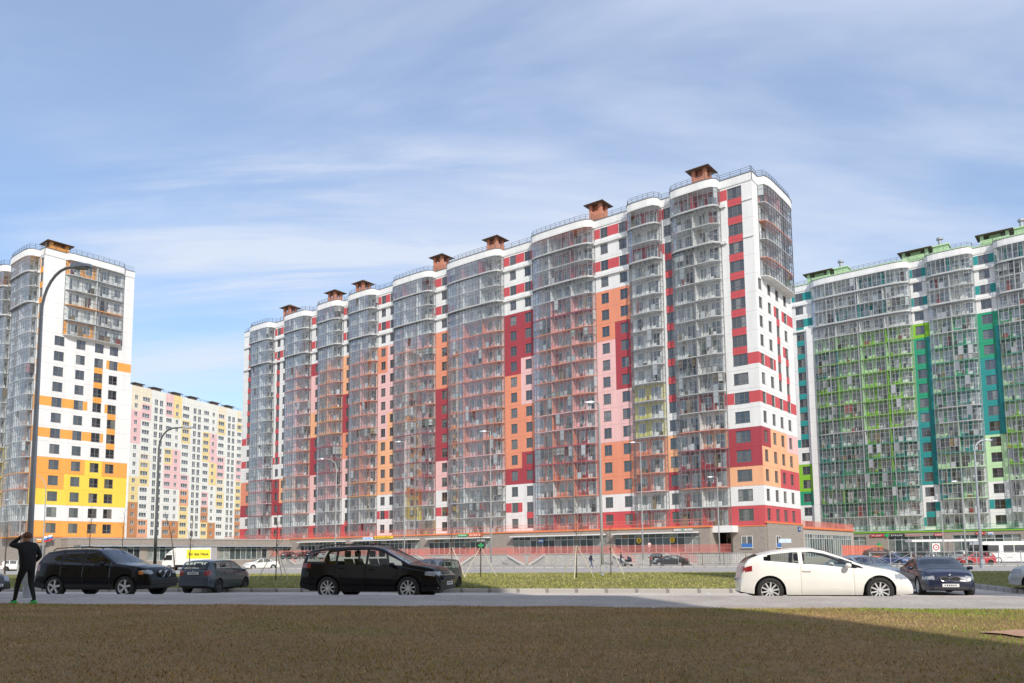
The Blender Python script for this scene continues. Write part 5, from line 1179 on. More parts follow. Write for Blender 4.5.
far(877, 553, 117, -20, SP_sedan, P_brown, 'brown saloon parked left of the bus stop roof', zz=.35); far(893, 560, 92, -70, SP_sedan, P_blue, 'blue car behind the bonnet of the silver car')
far(908, 556, 118, 150, SP_suv, P_dark, 'dark off roader under the left end of the bus stop roof', zz=.1); far(926, 556, 112, 20, SP_sedan, P_dark, 'dark saloon under the middle of the bus stop roof')
far(938, 557, 106, 10, SP_hatch, P_silver, 'silver hatchback under the right end of the bus stop roof'); far(955, 555, 116, 100, SP_suv, P_white, 'white tall car right of the bus stop roof')
far(972, 563, 88, 185, SP_hatch, P_red, 'small red car in front of the white bus'); far(20, 567, 110, 20, SP_hatch, P_white, 'white car behind the railing at the left edge')

# ------------------------------------------------------------------ bus, lorry, bus stop
bus = empty('city_bus', (68.6, 107.0, -.62), math.pi); tag(bus, 'white city bus with a row of dark windows behind the crossed railing', 'bus')
b = MB(); bw = 1.25; prof = [(-5.5, .35), (5.35, .35), (5.5, .6), (5.55, 1.3), (5.42, 2.6), (5.2, 2.98), (4.6, 3.06), (-5.2, 3.06), (-5.5, 2.9), (-5.55, 1.5)]
b.loft([[(x, -bw + .06, z) for x, z in prof], [(x, -bw, z) for x, z in prof], [(x, bw, z) for x, z in prof], [(x, bw - .0, z) for x, z in prof]], 0, True, True); b.build('body', paint('bus_white', (.74, .73, .70), .4), bus)
M_busg = panemat('bus_window', [(.02, .022, .025), (.035, .035, .04), (.015, .015, .018), (.06, .06, .06)], island=True)
for sy in (-1, 1):
    x = -5.2
    for i, wd in enumerate((1.5, 1.5, 1.5, 1.5, 1.5, .5, 1.5, .9)):
        if i != 5:
            w_ = MB(); y = sy * (bw + .006); w_.poly([(x + .05, y, 1.55), (x + wd - .05, y, 1.55), (x + wd - .05, y, 2.55), (x + .05, y, 2.55)]); w_.build('side_window', M_busg, bus)
        x += wd
    d = MB(); y = sy * (bw + .006); d.poly([(4.2, y, .5), (5.1, y, .5), (5.1, y, 2.6), (4.2, y, 2.6)]); d.build('door', M_busg, bus)
    for wx in (-2.9, 3.0): wheel_part(bus, wx, sy * (bw - .14), .48, .28, .33, 8, M_rimd, sy)
w_ = MB(); w_.loft([[(5.572, -1.12, 1.3), (5.44, -1.12, 2.62), (5.44, 1.12, 2.62), (5.572, 1.12, 1.3)]], 0, True, False); w_.poly([(5.575, -1.12, 1.32), (5.575, 1.12, 1.32), (5.455, 1.1, 2.6), (5.455, -1.1, 2.6)]); w_.build('windscreen', M_busg, bus)
for sy in (-1, 1): part_box(bus, 'headlight', M_lens, [(5.5, 5.58, min(sy * .75, sy * 1.1), max(sy * .75, sy * 1.1), .72, .92)], .03)
part_box(bus, 'roof_unit', M_white, [(-3.5, -1.5, -.9, .9, 3.055, 3.3)], .08)

lor = empty('delivery_lorry', (-42.0, 101.5, -.47), math.pi); lor.scale = (.9, .9, .88); tag(lor, 'white delivery lorry with a yellow advertising panel on its box body', 'lorry')
b = MB(); b.bevbox(-3.6, 1.5, -1.15, 1.15, .85, 3.35, .03); b.build('box_body', paint('lorry_white', (.72, .71, .67), .45), lor)
b = MB(); pr = [(1.62, .55), (3.35, .55), (3.42, 1.2), (3.30, 1.55), (2.95, 2.35), (2.7, 2.55), (1.62, 2.62)]
b.loft([[(x, -1.0, z) for x, z in pr], [(x, 1.0, z) for x, z in pr]], 0, True, True); b.build('cab', paint('lorry_white', (.7, .7, .7)), lor)
b = MB(); b.loft([[(1.4, -1.0, 2.64), (2.7, -.9, 2.64), (2.7, .9, 2.64), (1.4, 1.0, 2.64)], [(1.5, -1.0, 3.3), (1.75, -.9, 3.3), (1.75, .9, 3.3), (1.5, 1.0, 3.3)]], 0, True, True); b.build('wind_deflector', paint('lorry_white', (.7, .7, .7)), lor)
b = MB(); b.poly([(3.325, -.88, 1.58), (3.325, .88, 1.58), (2.99, .84, 2.33), (2.99, -.84, 2.33)]); b.build('windscreen', M_busg, lor)
for sy in (-1, 1):
    b = MB(); y = sy * 1.006; b.poly([(2.0, y, 1.55), (3.1, y, 1.55), (2.85, y, 2.3), (2.0, y, 2.3)]); b.build('side_window', M_busg, lor)
    part_box(lor, 'mirror', M_black, [(3.0, 3.12, min(sy * 1.05, sy * 1.25), max(sy * 1.05, sy * 1.25), 1.6, 2.1)], .02)
    part_box(lor, 'headlight', M_lens, [(3.36, 3.43, min(sy * .6, sy * .9), max(sy * .6, sy * .9), .8, 1.0)], .02)
    for wx in (-2.3, 2.4): wheel_part(lor, wx, sy * .95, .42, .26, .29, 6, M_rimd, sy)
    q = MB(); y = sy * 1.158; q.poly([(-3.5, y, 1.75), (-.15, y, 1.75), (-.15, y, 3.05), (-3.5, y, 3.05)]); pn = q.build('advert_panel', pm('advert_yellow', (.86, .70, .03), .5, .05), lor)
    add_text('advert_lettering', 'für das Haus', pm('advert_ink', (.05, .045, .02), .6), .56, (-1.83, sy * 1.17, 2.4), 0 if sy < 0 else math.pi, pn, bold=.012)
part_box(lor, 'chassis', M_black, [(-3.5, 3.0, -.8, .8, .5, .84)], .03)

sh = empty('bus_shelter', (57.0, 104.0, -.3), -.12); tag(sh, 'long flat white bus stop roof on thin posts above the parked cars', 'bus shelter')
b = MB(); b.bevbox(-4.1, 4.1, -1.2, 1.2, 2.72, 2.98, .04); b.build('roof', M_white, sh)
for x in (-3.6, -1.2, 1.2, 3.6):
    for y in (-.9, .9): q = MB(); q.beam((x, y, 0), (x, y, 2.719), .1); q.build('post', M_metal, sh)
b = MB(); b.poly([(-3.5, .92, .3), (3.5, .92, .3), (3.5, .92, 2.2), (-3.5, .92, 2.2)]); b.build('glass_panel', M_bglass, sh)
b = MB(); b.box(-2.5, 2.5, .45, .8, .42, .48); b.box(-2.3, -2.2, .5, .75, 0, .42); b.box(2.2, 2.3, .5, .75, 0, .42); b.build('bench', M_conc, sh)

# ------------------------------------------------------------------ lamps, masts
def lamp(label, x, y, h, arm, mat, r0=.09, r1=.05, curve=1.2, yaw=0, head=.7, double=False, group='street lamps'):
    """tapered pole that bends over into an arm carrying a flat lantern"""
    z = gxy(x, y) if abs(to_uv(x, y)[1] - 21) > 2 else .19
    e = empty('street_lamp', (x, y, z), yaw); tag(e, label, 'street lamp', group); s_ = 1 if arm > 0 else -1
    p = [(0, 0, 0), (0, 0, h * .35), (0, 0, h - curve)]; rr = [r0, r0 * .85, r1 * 1.25]
    if abs(arm) > .8:
        for i in range(1, 9):
            a = math.pi / 2 * i / 8; p.append((s_ * min(curve * .75, abs(arm) * .9) * (1 - math.cos(a)), 0, h - curve + curve * math.sin(a))); rr.append(r1)
        p.append((arm, 0, h + .04)); rr.append(r1 * .8)
    else: p.append((0, 0, h)); rr.append(r1); p.append((arm, 0, h + .05)); rr.append(r1 * .8)
    b = MB(); b.tube(p, rr, 10); b.build('pole', mat, e, True)
    b = MB(); b.tube([(0, 0, -.02), (0, 0, .9)], r0 * 1.25, 10); b.box(-r0 * 1.2, r0 * 1.2, -r0 * 1.42, -r0 * 1.2, .4, .8); b.build('base_sleeve', mat, e)
    b = MB(); hx = arm - s_ * .1; b.loft([[(hx, -.06, h - .02), (hx, .06, h - .02), (hx, .06, h + .09), (hx, -.06, h + .09)], [(hx + s_ * head * .3, -.14, h - .03), (hx + s_ * head * .3, .14, h - .03), (hx + s_ * head * .3, .1, h + .14), (hx + s_ * head * .3, -.1, h + .14)], [(hx + s_ * head, -.11, h), (hx + s_ * head, .11, h), (hx + s_ * head, .07, h + .08), (hx + s_ * head, -.07, h + .08)]], 0, True, True); l = b.build('lantern', M_pole, e)
    b = MB(); b.box(min(hx + s_ * head * .2, hx + s_ * head * .8), max(hx + s_ * head * .2, hx + s_ * head * .8), -.09, .09, h - .055, h - .03); b.build('lens', M_lens, l); return e
lamp('tall grey street lamp standing on the near pavement behind the person', -14.35, 23.2, 10.05, .95, M_pole, .092, .042, 1.5, head=.62)
lamp('dark curved street lamp on the far lawn in front of the pastel block', -25.6, 56, 11.0, 1.75, M_poled, .12, .06, 1.5, head=.8)
lamp('pale street lamp in front of the orange tower with its arm to the left', -60.1, 100, 12.4, -1.7, M_polew, .085, .045, 2.0)
lamp('pale street lamp left of the person, only just inside the photo', -63.8, 101, 9.3, -1.7, M_polew, .085, .045, 2.0)
lamp('tall pale mast on the far lawn before the widest pink bay', 6.0, 52.5, 11.9, -.4, M_polew, .10, .045, .6)
lamp('slender pale mast left of the dark saloon and the terrace stairs', 16.0, 96, 15.4, -.7, M_polew, .085, .045, .8)
lamp('pale lamp post before the entrance recess of the red block', 25.4, 96, 11.0, -.6, M_polew, .085, .045, .8)
lamp('grey lamp post with a bent arm in front of the white bus', 45.2, 75.5, 12.4, 1.2, M_pole, .15, .07, 1.2)
lamp('short pale post between the bus stop roof and the bus', 49.8, 86, 9.3, -.5, M_polew, .085, .045, .8)
lamp('pale mast right of the pharmacy cross', -2.2, 80, 14.4, -.5, M_polew, .085, .045, .8)
lamp('pale lamp whose arm points left over the roof of the black family car', -20.4, 90, 12.9, -1.6, M_polew, .085, .045, 1.2)
lamp('pale mast above the bonnet of the black family car', -12.6, 91, 15.0, -.6, M_polew, .085, .045, .8)
lamp('thin pale post above the roof of the navy coupe', 52.9, 96, 7.8, -.4, M_polew, .09, .05, .6)

# ------------------------------------------------------------------ fences
def fence(label, p, q, h, mat, kind, step=2.6, z=None, grp='metal railings along the far road'):
    e = empty('railing', (p[0], p[1], 0)); tag(e, label, 'railing', grp); P = Vector((0, 0, 0)); Q = Vector((q[0] - p[0], q[1] - p[1], 0)); L = (Q - P).length; m = max(1, round(L / step))
    z0 = gxy(*p) + .14 if z is None else z; z1 = gxy(*q) + .14 if z is None else z; ra = MB()
    for i in range(m + 1):
        c = P.lerp(Q, i / m); c.z = z0 + (z1 - z0) * i / m; po = MB(); po.beam(c, c + Vector((0, 0, h + .06)), .07 if kind != 'mesh' else .05); po.build('post', mat, e)
        if i == m: break
        d = P.lerp(Q, (i + 1) / m); d.z = z0 + (z1 - z0) * (i + 1) / m; up = lambda v, k: v + Vector((0, 0, h * k))
        for k in (.12, 1.0): ra.beam(up(c, k), up(d, k), .05)
        if kind == 'cross': ra.beam(up(c, .55), up(d, .55), .04); ra.beam(up(c, .14), up(d, .95), .035); ra.beam(up(c, .95), up(d, .14), .035)
        if kind == 'bars':
            for k in range(1, 12): w_ = c.lerp(d, k / 12); ra.beam(up(w_, .12), up(w_, 1.0), .022)
        if kind == 'mesh':
            for k in range(1, 18): w_ = c.lerp(d, k / 18); ra.beam(up(w_, .12), up(w_, 1.0), .010)
            for k in (.3, .5, .7, .85): ra.beam(up(c, k), up(d, k), .010)
    ra.build('rails', mat, e); return e
def onv(x, v): return (x, (v - V.x * x) / V.y)
fence('dark brown railing with square posts left of the white coupe', onv(20.6, 98), onv(33, 98), 1.5, pm('railing_brown', (.10, .07, .055), .6), 'bars', 2.7)
fence('thin wire fence along the far side of the road', onv(-36, 98), onv(20.3, 98), 1.45, M_metal, 'mesh', 3.2)
fence('pale crossed railing in front of the white bus', onv(40, 94.2), onv(72, 94.2), 1.45, M_polew, 'cross', 2.2)
fence('pale crossed railing behind the person at the left edge', onv(-80, 94.2), onv(-54, 94.2), 1.35, M_polew, 'cross', 2.0)

# ------------------------------------------------------------------ young trees
M_bark = pm('young_bark', (.10, .075, .055), .85, .25, 6); M_stake = pm('tree_stake', (.62, .55, .42), .75, .15, 4)
def sapling(label, x, y, h, lean, stakes, seed, zb=None, r=.035, twigs=14):
    rr = random.Random(seed); z = (zb if zb is not None else np.interp(to_uv(x, y)[1], [32.95, 40, 50, 65.4, 67], [-.14, -.10, -.13, -.27, -.4]))
    e = empty('young_tree', (x, y, float(z))); tag(e, label, 'tree', 'young trees on the far lawn'); b = MB()
    P = [(lean * h * k * k + rr.uniform(-.02, .02), rr.uniform(-.03, .03), h * k) for k in (0, .2, .4, .6, .8, 1.0)]
    b.tube(P, [r, r * .9, r * .78, r * .62, r * .42, r * .15], 7)
    b.build('trunk', M_bark, e, True); c = MB()
    for i in range(twigs):
        k = rr.uniform(.42, .98); j = int(k * 5); f = k * 5 - j; p = Vector(P[j]).lerp(Vector(P[min(5, j + 1)]), f); a = rr.uniform(0, 6.28); L = rr.uniform(.3, .9) * (1.25 - k) * h * .30
        q = p + Vector((math.cos(a) * L * .55, math.sin(a) * L * .55, L * .8)); m = p.lerp(q, .5) + Vector((math.cos(a) * .06, math.sin(a) * .06, -.03)); c.tube([p, m, q], [.012, .009, .004], 5)
        for _ in range(2):
            a2 = a + rr.uniform(-1, 1); t = rr.uniform(.4, .9); s_ = p.lerp(q, t); c.tube([s_, s_ + Vector((math.cos(a2) * L * .25, math.sin(a2) * L * .25, L * .3))], [.006, .003], 4)
    c.build('crown', M_bark, e)
    for k in range(stakes):
        a = 2 * math.pi * k / max(1, stakes) + .5 + seed; d = 1.15; q = MB(); q.tube([(math.cos(a) * d, math.sin(a) * d, -.05), (math.cos(a) * .05, math.sin(a) * .05, min(1.9, h * .55))], .024, 7); q.build('stake', M_stake, e)
    if stakes:
        q = MB(); q.tube([(0, 0, min(1.75, h * .5)), (0, 0, min(1.86, h * .5 + .11))], .06, 8); q.build('tie', M_black, e)
    return e
sapling('bare staked sapling between the grey hatchback and the black family car', -14.2, 47, 4.6, .01, 3, 1)
sapling('bare sapling whose stakes rise right behind the half hidden dark crossover', -3.9, 50, 3.6, 0, 2, 2)
sapling('bare sapling just in front of the pharmacy cross', -2.1, 51, 3.4, .01, 2, 3)
sapling('bare staked sapling left of the tall pale mast', 3.75, 46, 5.0, 0, 3, 4)
sapling('bare sapling with one slanting stake right of the tall pale mast', 6.75, 54, 4.2, 0, 1, 5)
sapling('bare crooked sapling in front of the yellow panelled lorry', -25.9, 60, 5.0, -.18, 0, 6, r=.05, twigs=10)
sapling('bare sapling with a tufted top right of the crooked one', -25.0, 60.5, 4.6, .05, 0, 7, r=.045, twigs=20)
sapling('bare young tree left of the person at the photo edge', -38.9, 60, 4.8, .01, 0, 8, r=.06, twigs=18)
sapling('bare thin tree above the roof of the black off roader', -58.5, 108, 9.0, .02, 0, 9, zb=-.4, r=.08, twigs=22)
sapling('bare thin tree at the rear roof edge of the black off roader', -54.5, 109, 8.4, .03, 0, 10, zb=-.4, r=.08, twigs=22)

# ------------------------------------------------------------------ signs
def sign(name, label, root, G, t0, t1, z0, z1, o, mats, rz, marks=None, cat='sign', group=None, d=.10):
    """flat board on a facade; marks = [(u0,u1,v0,v1,material index)] in board fractions"""
    tm, zm = (t0 + t1) / 2, (z0 + z1) / 2; e = MB(); hw, hh = abs(t1 - t0) / 2, (z1 - z0) / 2
    e.bevbox(-hw, hw, -d, 0, -hh, hh, .012); ob = e.build(name, mats[0]); tag(ob, label, cat, group)
    ob.location = world_of(root, G(tm, o, zm)); ob.rotation_euler = (0, 0, rz - PHI)
    if marks:
        b = MB()
        for (a, c, p, q, m) in marks: b.box(-hw + 2 * hw * a, -hw + 2 * hw * c, -d - .02, -d - .001, -hh + 2 * hh * p, -hh + 2 * hh * q, m - 1)
        b.build('lettering', mats[1:], ob)
    return ob
def strokes(n, a, c, seed, m=1):
    rr = random.Random(seed); r = []; x = a; st = (c - a) / n
    for i in range(n):
        w_ = st * rr.uniform(.5, .8); k = rr.random()
        r.append((x, x + w_ * .3, .25, .75, m))
        if k > .3: r.append((x + w_ * .31, x + w_, .62, .75, m))
        if k < .6: r.append((x + w_ * .31, x + w_, .25, .38, m))
        if k > .5: r.append((x + w_ * .7, x + w_, .39, .61, m))
        x += st
    return r
S_green = pm('sign_green', (.01, .32, .10), .5); S_red = pm('sign_red', (.50, .03, .03), .5); S_yel = pm('sign_yellow', (.85, .58, .03), .5); S_blue = pm('sign_blue', (.05, .18, .5), .5); S_wht = pm('sign_white', (.80, .80, .78), .5); S_blk = pm('sign_black', (.02, .02, .02), .5)
SR = 'shop signs on the red block'; SG = 'shop signs on the green block'
sign('shop_sign', 'green strip sign over the shops of the red block', red, F, 56.56, 54.2, 4.55, 5.0, 2.72, [S_green, S_wht], 0, strokes(6, .1, .9, 1), group=SR)
sign('shop_sign', 'orange red strip sign right of the green strip sign', red, F, 53.98, 50.6, 4.5, 5.02, 2.72, [pm('sign_orange', (.62, .12, .03), .5), S_wht], 0, strokes(7, .1, .9, 2), group=SR)
sign('shop_sign', 'long yellow strip sign above the roof of the black family car', red, F, 79.3, 74.0, 4.6, 5.05, 2.72, [S_yel, S_blk], 0, strokes(9, .08, .92, 3), group=SR)
sign('shop_sign', 'pale blue sign left of the long yellow strip sign', red, F, 82.9, 79.9, 4.4, 5.0, 2.72, [pm('sign_pale', (.55, .66, .80), .5), S_blue], 0, strokes(5, .1, .9, 4), group=SR)
sign('shop_sign', 'white lettered sign above the last shop window by the entrance recess', red, F, 13.0, 9.8, 4.45, 4.85, 2.66, [pm('sign_greige', (.40, .37, .34), .6), S_wht, S_green], 0, strokes(5, .04, .38, 5) + strokes(4, .58, .96, 6) + [(.44, .52, .2, .8, 2)], group=SR)
for lab, t in (('round yellow poster on the shop window left of the stairs', 18.94), ('round yellow poster on the shop window beside the parked dark saloon', 13.26)):
    b = MB(); b.lathe([(.001, -.02), (.42, -.02), (.42, .0)], 24); o = b.build('poster', S_yel); tag(o, lab, 'poster', 'round yellow posters'); o.location = world_of(red, F(t, 2.62, 3.18)); o.rotation_euler = (0, 0, -PHI)
    b = MB(); b.lathe([(.11, -.026), (.17, -.026)], 20, c=(0, 0, .09)); b.lathe([(.11, -.026), (.19, -.026)], 20, c=(0, 0, -.14)); b.build('figure', S_blk, o)
sign('poster', 'small pale blue poster in a shop window left of the tall pale mast', red, F, 38.3, 37.1, 3.15, 3.8, 2.62, [S_blue, S_wht], 0, [(.1, .9, .3, .7, 1)], 'poster', d=.02)
sign('shop_sign', 'red sign farthest left on the green block', gr, F, 41.1, 38.7, 3.95, 4.45, 2.7, [S_red, S_wht], 0, strokes(7, .1, .9, 8), group=SG)
sign('shop_sign', 'black and white pharmacy lettering on the green block', gr, F, 37.6, 35.1, 3.9, 4.45, 2.7, [S_blk, S_wht], 0, strokes(6, .08, .95, 9), group=SG)
sign('shop_sign', 'pale strip sign with red writing on the green block', gr, F, 34.9, 32.1, 3.9, 4.4, 2.7, [pm('sign_greige', (.40, .37, .34), .6), S_red], 0, strokes(11, .03, .97, 10), group=SG)
sign('shop_sign', 'red sign above the bus stop roof on the green block', gr, F, 30.0, 28.4, 3.9, 4.4, 2.7, [S_red, S_wht], 0, strokes(5, .1, .9, 11), group=SG)
sign('shop_sign', 'red sign above the bus roof on the green block', gr, F, 23.3, 21.9, 4.0, 4.5, 2.7, [S_red, S_wht], 0, strokes(4, .1, .9, 12), group=SG)
sign('shop_sign', 'small blue and white sign above the bus roof', gr, F, 21.4, 20.6, 3.9, 4.4, 2.7, [S_wht, S_blue], 0, [(.1, .9, .15, .55, 1)], group=SG)
def cross_mesh(s_, d, y):
    b = MB(); a = s_ / 3
    pts = [(-a / 2, -s_ / 2), (a / 2, -s_ / 2), (a / 2, -a / 2), (s_ / 2, -a / 2), (s_ / 2, a / 2), (a / 2, a / 2), (a / 2, s_ / 2), (-a / 2, s_ / 2), (-a / 2, a / 2), (-s_ / 2, a / 2), (-s_ / 2, -a / 2), (-a / 2, -a / 2)]
    b.loft([[(x, y, z) for x, z in pts], [(x, y - d, z) for x, z in pts]], 0, True, True); return b
M_cross = pm('cross_green', (.01, .45, .14), .4)
o = cross_mesh(.75, .12, 0).build('pharmacy_cross', M_cross); tag(o, 'bright green cross on the wall between red and black shop signs', 'sign'); o.location = world_of(gr, F(38.15, 2.75, 4.2)); o.rotation_euler = (0, 0, -PHI)
o = cross_mesh(1.15, .12, 0).build('pharmacy_cross', M_cross); tag(o, 'green cross in a shop window of the green block under the red sign', 'sign'); o.location = world_of(gr, F(39.6, 2.62, 2.2)); o.rotation_euler = (0, 0, -PHI)
e = empty('pharmacy_sign', (-3.16, 78, gxy(-3.16, 78))); tag(e, 'dark sign board with a green cross on a thin post by the far road', 'sign')
b = MB(); b.tube([(0, 0, 0), (0, 0, 2.4)], .04, 8); b.build('post', M_poled, e); b = MB(); b.bevbox(-.36, .36, -.06, .06, 2.3, 3.0, .02); b.build('board', S_blk, e); q = cross_mesh(.5, .03, -.062).build('cross', M_cross, e); q.location = (0, 0, 2.62)
b = MB(); b.bevbox(-.42, .42, -.05, .05, 3.01, 3.2, .02); b.build('cap', M_metal, e)
e = empty('traffic_sign', (55.5, 102.5, -.4)); tag(e, 'white square traffic sign with a red ring beneath the bus stop roof', 'traffic sign')
b = MB(); b.tube([(0, 0, 0), (0, 0, 1.5)], .05, 8); b.build('post', M_polew, e); b = MB(); b.bevbox(-.5, .5, -.03, .03, 1.5, 2.6, .01); b.build('board', S_wht, e)
b = MB(); b.lathe([(.28, -.04), (.42, -.04)], 24, c=(0, 0, 2.08)); b.lathe([(.001, -.042), (.10, -.042)], 12, c=(0, 0, 2.08)); b.build('ring', S_red, e)
e = empty('street_sign', (34.2, 98, -.3)); tag(e, 'pale plate on a thin post right of the corner window of the red block', 'sign')
b = MB(); b.tube([(0, 0, 0), (0, 0, 3.3)], .04, 8); b.build('post', M_polew, e); b = MB(); b.bevbox(-.75, .75, -.03, .03, 2.7, 3.2, .01); b.build('plate', pm('sign_pale', (.55, .66, .80), .5), e)
# national tricolour on a slanting staff by the tower wall
e = empty('flag', tuple(world_of(tw, S(2.3, .15, 3.0))), -PHI + math.pi / 2); tag(e, 'white, blue and red flag on a slanting staff at the foot of the orange tower', 'flag')
b = MB(); b.tube([(0, 0, 0), (.9, -1.0, 2.6)], .03, 8); b.build('staff', M_poled, e); b = MB(); n = 10
for k, (za, zb_) in enumerate(((0, .34), (.34, .68), (.68, 1.02))):
    for i in range(n):
        f = lambda i_, z: (.85 - i_ * .14, -.95 - .08 * math.sin(i_ * 1.1), 2.5 - z - i_ * .045)
        b.poly([f(i, za), f(i + 1, za), f(i + 1, zb_), f(i, zb_)], k)
b.build('cloth', [S_wht, S_blue, S_red], e)
sign('shop_sign', 'orange and white strip sign on the tower base behind the flag staff', tw, S, .9, -.9 + 2.6, 4.1, 4.7, .2, [pm('sign_amber', (.85, .32, .04), .5), S_wht], SIDE, [(.05, .95, .6, .9, 1)])

# ------------------------------------------------------------------ people
M_skin = pm('skin', (.52, .30, .22), .6, .08, 5); M_hair = pm('auburn_hair', (.14, .05, .028), .6, .2, 12)
def hand_chain(J, nm, wrist, palm, fdir, side):
    """palm with four fingers of different lengths and a thumb"""
    f = Vector(fdir).normalized(); s_ = Vector(side).normalized(); w_ = Vector(palm); n = f.cross(s_)
    J[nm + '_palm'] = (tuple(w_), .026, wrist)
    for i, (off, L) in enumerate(((-.028, .068), (-.010, .080), (.010, .076), (.028, .060))):
        k = w_ + s_ * off + f * .028; J['%s_k%d' % (nm, i)] = (tuple(k), .0105, nm + '_palm')
        m = k + f * L * .5 + n * .008; J['%s_m%d' % (nm, i)] = (tuple(m), .009, '%s_k%d' % (nm, i)); J['%s_t%d' % (nm, i)] = (tuple(m + f * L * .4 + n * .022), .0075, '%s_m%d' % (nm, i))
    k = w_ - s_ * .03 - f * .012; J[nm + '_th0'] = (tuple(k), .011, nm + '_palm'); J[nm + '_th1'] = (tuple(k - s_ * .022 + f * .035), .009, nm + '_th0')
def person(label, loc, yaw, J, top, legs, hair, shoe, scale=1.0, sub=2, extra=None):
    root = empty('person', loc, R(yaw)); root.scale = (scale,) * 3; tag(root, label, 'person')
    names = list(J); me = bpy.data.meshes.new('body'); me.from_pydata([J[n][0] for n in names], [(names.index(J[n][2]), i) for i, n in enumerate(names) if J[n][2]], [])
    tmp = bpy.data.objects.new('body', me); col.objects.link(tmp); md = tmp.modifiers.new('skin', 'SKIN'); md.use_smooth_shade = True
    for i, n in enumerate(names):
        r = J[n][1]; sv_ = me.skin_vertices[0].data[i]; sv_.radius = r if isinstance(r, tuple) else (r, r); sv_.use_root = (n == 'pelvis')
    sd_ = tmp.modifiers.new('sub', 'SUBSURF'); sd_.levels = sub; sd_.render_levels = sub
    bpy.context.view_layer.update(); nm = bpy.data.meshes.new_from_object(tmp.evaluated_get(bpy.context.evaluated_depsgraph_get())); bpy.data.objects.remove(tmp)
    nm.name = 'body'; nm.materials.clear()
    for m in (top, legs, M_skin): nm.materials.append(m)
    heads = [Vector(J[n][0]) for n in ('head', 'crown')]; hands = [Vector(J[n][0]) for n in names if n.endswith('_palm') or n[-2:-1] in 'kmt' and '_' in n or '_th' in n]; neck = Vector(J['neck'][0]); hip = J['pelvis'][0][2]
    for p in nm.polygons:
        c = p.center; p.use_smooth = True
        sk = min((c - h).length for h in heads) < .155 and c.z > neck.z + .02 or min((c - h).length for h in hands) < .045
        p.material_index = 2 if sk else (1 if c.z < hip - .06 else 0)
    link('body', nm, root)
    hd, cr = Vector(J['head'][0]), Vector(J['crown'][0]); b = MB(); rings = []
    up = (cr - hd).normalized(); fw = Vector(J['nose'][0]) - hd; fw = (fw - up * fw.dot(up)).normalized(); sd2 = up.cross(fw)
    for k in range(9):                                   # hair cap, open over the face
        a = math.pi * .62 * k / 8; ring = []
        for j in range(16):
            t = 2 * math.pi * j / 16; back = -math.cos(t); drop = a if back > -.2 else min(a, 1.15)
            ring.append(hd + up * (.055 + .118 * math.cos(drop)) + (fw * math.cos(t) * .110 + sd2 * math.sin(t) * .092) * math.sin(drop) - fw * .012)
        rings.append(ring)
    b.loft(rings); b.build('hair', hair, root, True)
    for sdn in ('l', 'r'):
        a, t = Vector(J['ankle_' + sdn][0]), Vector(J['toe_' + sdn][0]); d = Vector((t.x - a.x, t.y - a.y, 0)).normalized(); q = MB(); n_ = Vector((-d.y, d.x, 0)); rr = []
        for s_, wv, h in ((-.07, .028, .075), (-.05, .040, .088), (.0, .043, .10), (.07, .045, .078), (.13, .047, .058), (.17, .038, .05), (.195, .015, .032)):
            o = Vector((a.x, a.y, 0)) + d * s_; rr.append([o + n_ * wv, o + n_ * wv + Vector((0, 0, h * .55)), o + n_ * wv * .5 + Vector((0, 0, h)), o - n_ * wv * .5 + Vector((0, 0, h)), o - n_ * wv + Vector((0, 0, h * .55)), o - n_ * wv])
        q.loft(rr, 0, True, True); q.build('shoe', shoe, root, True)
    return root
def pose(facing, ank, knees, hands, elbows, shoulder, lean=.0, h=1.0):
    """x right, y forward of the person; z up"""
    J = {'pelvis': ((0, 0, .95), (.155, .115), None), 'spine': ((0, lean * .3, 1.13), (.145, .11), 'pelvis'), 'chest': ((0, lean * .7, 1.33), (.175, .12), 'spine'), 'neck': ((0, lean, 1.50), .058, 'chest'),
         'head': ((0, lean + .025, 1.60), (.078, .088), 'neck'), 'crown': ((0, lean + .02, 1.70), (.07, .082), 'head'), 'nose': ((0, lean + .118, 1.60), .012, 'head')}
    for s_, sx in (('l', -1), ('r', 1)):
        i = 0 if sx < 0 else 1
        J['shoulder_' + s_] = ((sx * shoulder, lean * .8, 1.42), .088, 'chest'); J['elbow_' + s_] = (elbows[i], .062, 'shoulder_' + s_); J['wrist_' + s_] = (hands[i], .042, 'elbow_' + s_)
        d = (Vector(hands[i]) - Vector(elbows[i])).normalized(); sd_ = d.cross(Vector((0, 1, .2))).normalized(); hand_chain(J, 'hand_' + s_, 'wrist_' + s_, Vector(hands[i]) + d * .05, d, sd_)
        J['hip_' + s_] = ((sx * .095, 0, .88), .10, 'pelvis'); J['knee_' + s_] = (knees[i], .066, 'hip_' + s_); J['ankle_' + s_] = (ank[i], .044, 'knee_' + s_); J['toe_' + s_] = ((ank[i][0], ank[i][1] + .14, .05), .034, 'ankle_' + s_)
    return J
C_black = pm('black_cloth', (.012, .012, .013), .85, .2, 6); C_shoe = pm('green_shoe', (.03, .50, .09), .5, .1)
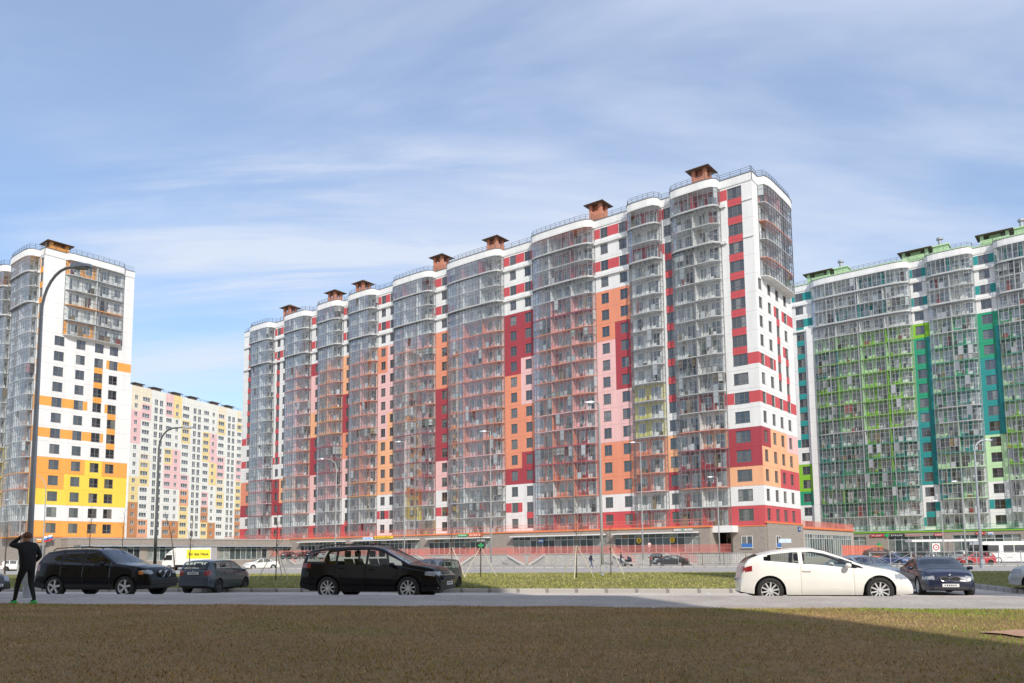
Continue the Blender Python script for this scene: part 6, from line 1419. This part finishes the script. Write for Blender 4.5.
# the person on the near pavement: walking to the left and away, one hand raised to the head
pj = pose(0, [(-.10, .30, .09), (.11, -.16, .10)], [(-.10, .20, .50), (.11, .02, .50)], [(-.13, .12, 1.63), (.17, .15, .97)], [(-.30, .26, 1.43), (.275, -.05, 1.16)], .185, .04)
for k in ('pelvis', 'spine', 'chest'): pj[k] = (pj[k][0], tuple(v * 1.28 for v in pj[k][1]), pj[k][2])
person('person in black with green shoes, one hand raised to the head', (-12.42, 20.05, .185), 62, pj, C_black, C_black, M_hair, C_shoe, 1.045)
walk = lambda s_=1: pose(0, [(-.09, .26 * s_, .09), (.09, -.26 * s_, .13)], [(-.09, .16 * s_, .5), (.09, .0, .5)], [(-.24, -.12, .86), (.24, .20, .90)], [(-.25, -.08, 1.12), (.25, -.03, 1.12)], .19, .02)
push = lambda: pose(0, [(-.09, .22, .09), (.09, -.26, .13)], [(-.09, .16, .5), (.09, .0, .5)], [(-.2, .42, 1.05), (.2, .42, 1.05)], [(-.25, .10, 1.12), (.25, .10, 1.12)], .19, .08)
C_blue = pm('blue_denim', (.06, .09, .18), .8, .15, 6); C_grey = pm('grey_cloth', (.25, .25, .26), .8, .1); C_pink = pm('pale_pink_cloth', (.72, .50, .48), .8, .1); C_dk = pm('dark_navy_cloth', (.03, .035, .06), .8, .1); H_dk = pm('dark_hair', (.03, .02, .016), .6, .2, 12)
person('person in dark jacket and blue jeans walking before the terrace left of the tall mast', (9.0, 90, -.43 + .0), -70, walk(), C_dk, C_blue, H_dk, C_grey, 1.0, 1)
person('person in dark clothes pushing a pram at the foot of the stairs', (13.1, 95, -.31), -90, push(), C_dk, C_dk, H_dk, C_black, 1.0, 1)
person('person in a pale pink top standing on the terrace behind the parked dark saloon', tuple(world_of(red, F(15.2, 6.2, TZ + .09))), 20, walk(-1), C_pink, C_grey, H_dk, C_black, 1.0, 1)
person('person in black walking on the terrace before the green strip sign', tuple(world_of(red, F(52.5, 5.6, TZ + .09))), 120, walk(), C_black, C_blue, H_dk, C_grey, 1.0, 1)
e = empty('pram', (14.0, 95, -.31)); tag(e, 'dark pram pushed along the foot of the stairs', 'pram')
b = MB(); b.loft([[(-.35, -.2, .55), (.35, -.2, .5), (.35, .2, .5), (-.35, .2, .55)], [(-.42, -.24, .85), (.45, -.24, .8), (.45, .24, .8), (-.42, .24, .85)]], 0, True, True); b.build('body', C_black, e)
b = MB(); b.loft([[(.02 + .43 * math.cos(a) * .9, y, .8 + .38 * math.sin(a)) for a in [i * math.pi / 10 * .62 for i in range(11)]] + [(.02, y, .8)] for y in (-.25, .25)], 0, True, True); b.build('hood', C_dk, e)
b = MB(); b.beam((-.35, -.22, .15), (.25, -.22, .6), .03); b.beam((.35, -.22, .15), (-.3, -.22, .6), .03); b.beam((-.35, .22, .15), (.25, .22, .6), .03); b.beam((.35, .22, .15), (-.3, .22, .6), .03); b.beam((-.3, -.22, .6), (-.62, -.22, 1.02), .025); b.beam((-.3, .22, .6), (-.62, .22, 1.02), .025); b.beam((-.62, -.22, 1.02), (-.62, .22, 1.02), .03); b.build('frame', M_metal, e)
for x in (-.37, .37):
    for y in (-.24, .24): q = MB(); q.lathe([(.02, -.02), (.15, -.02), (.15, .02), (.02, .02)], 16); o = q.build('wheel', M_rubber, e); o.location = (x, y, .15)
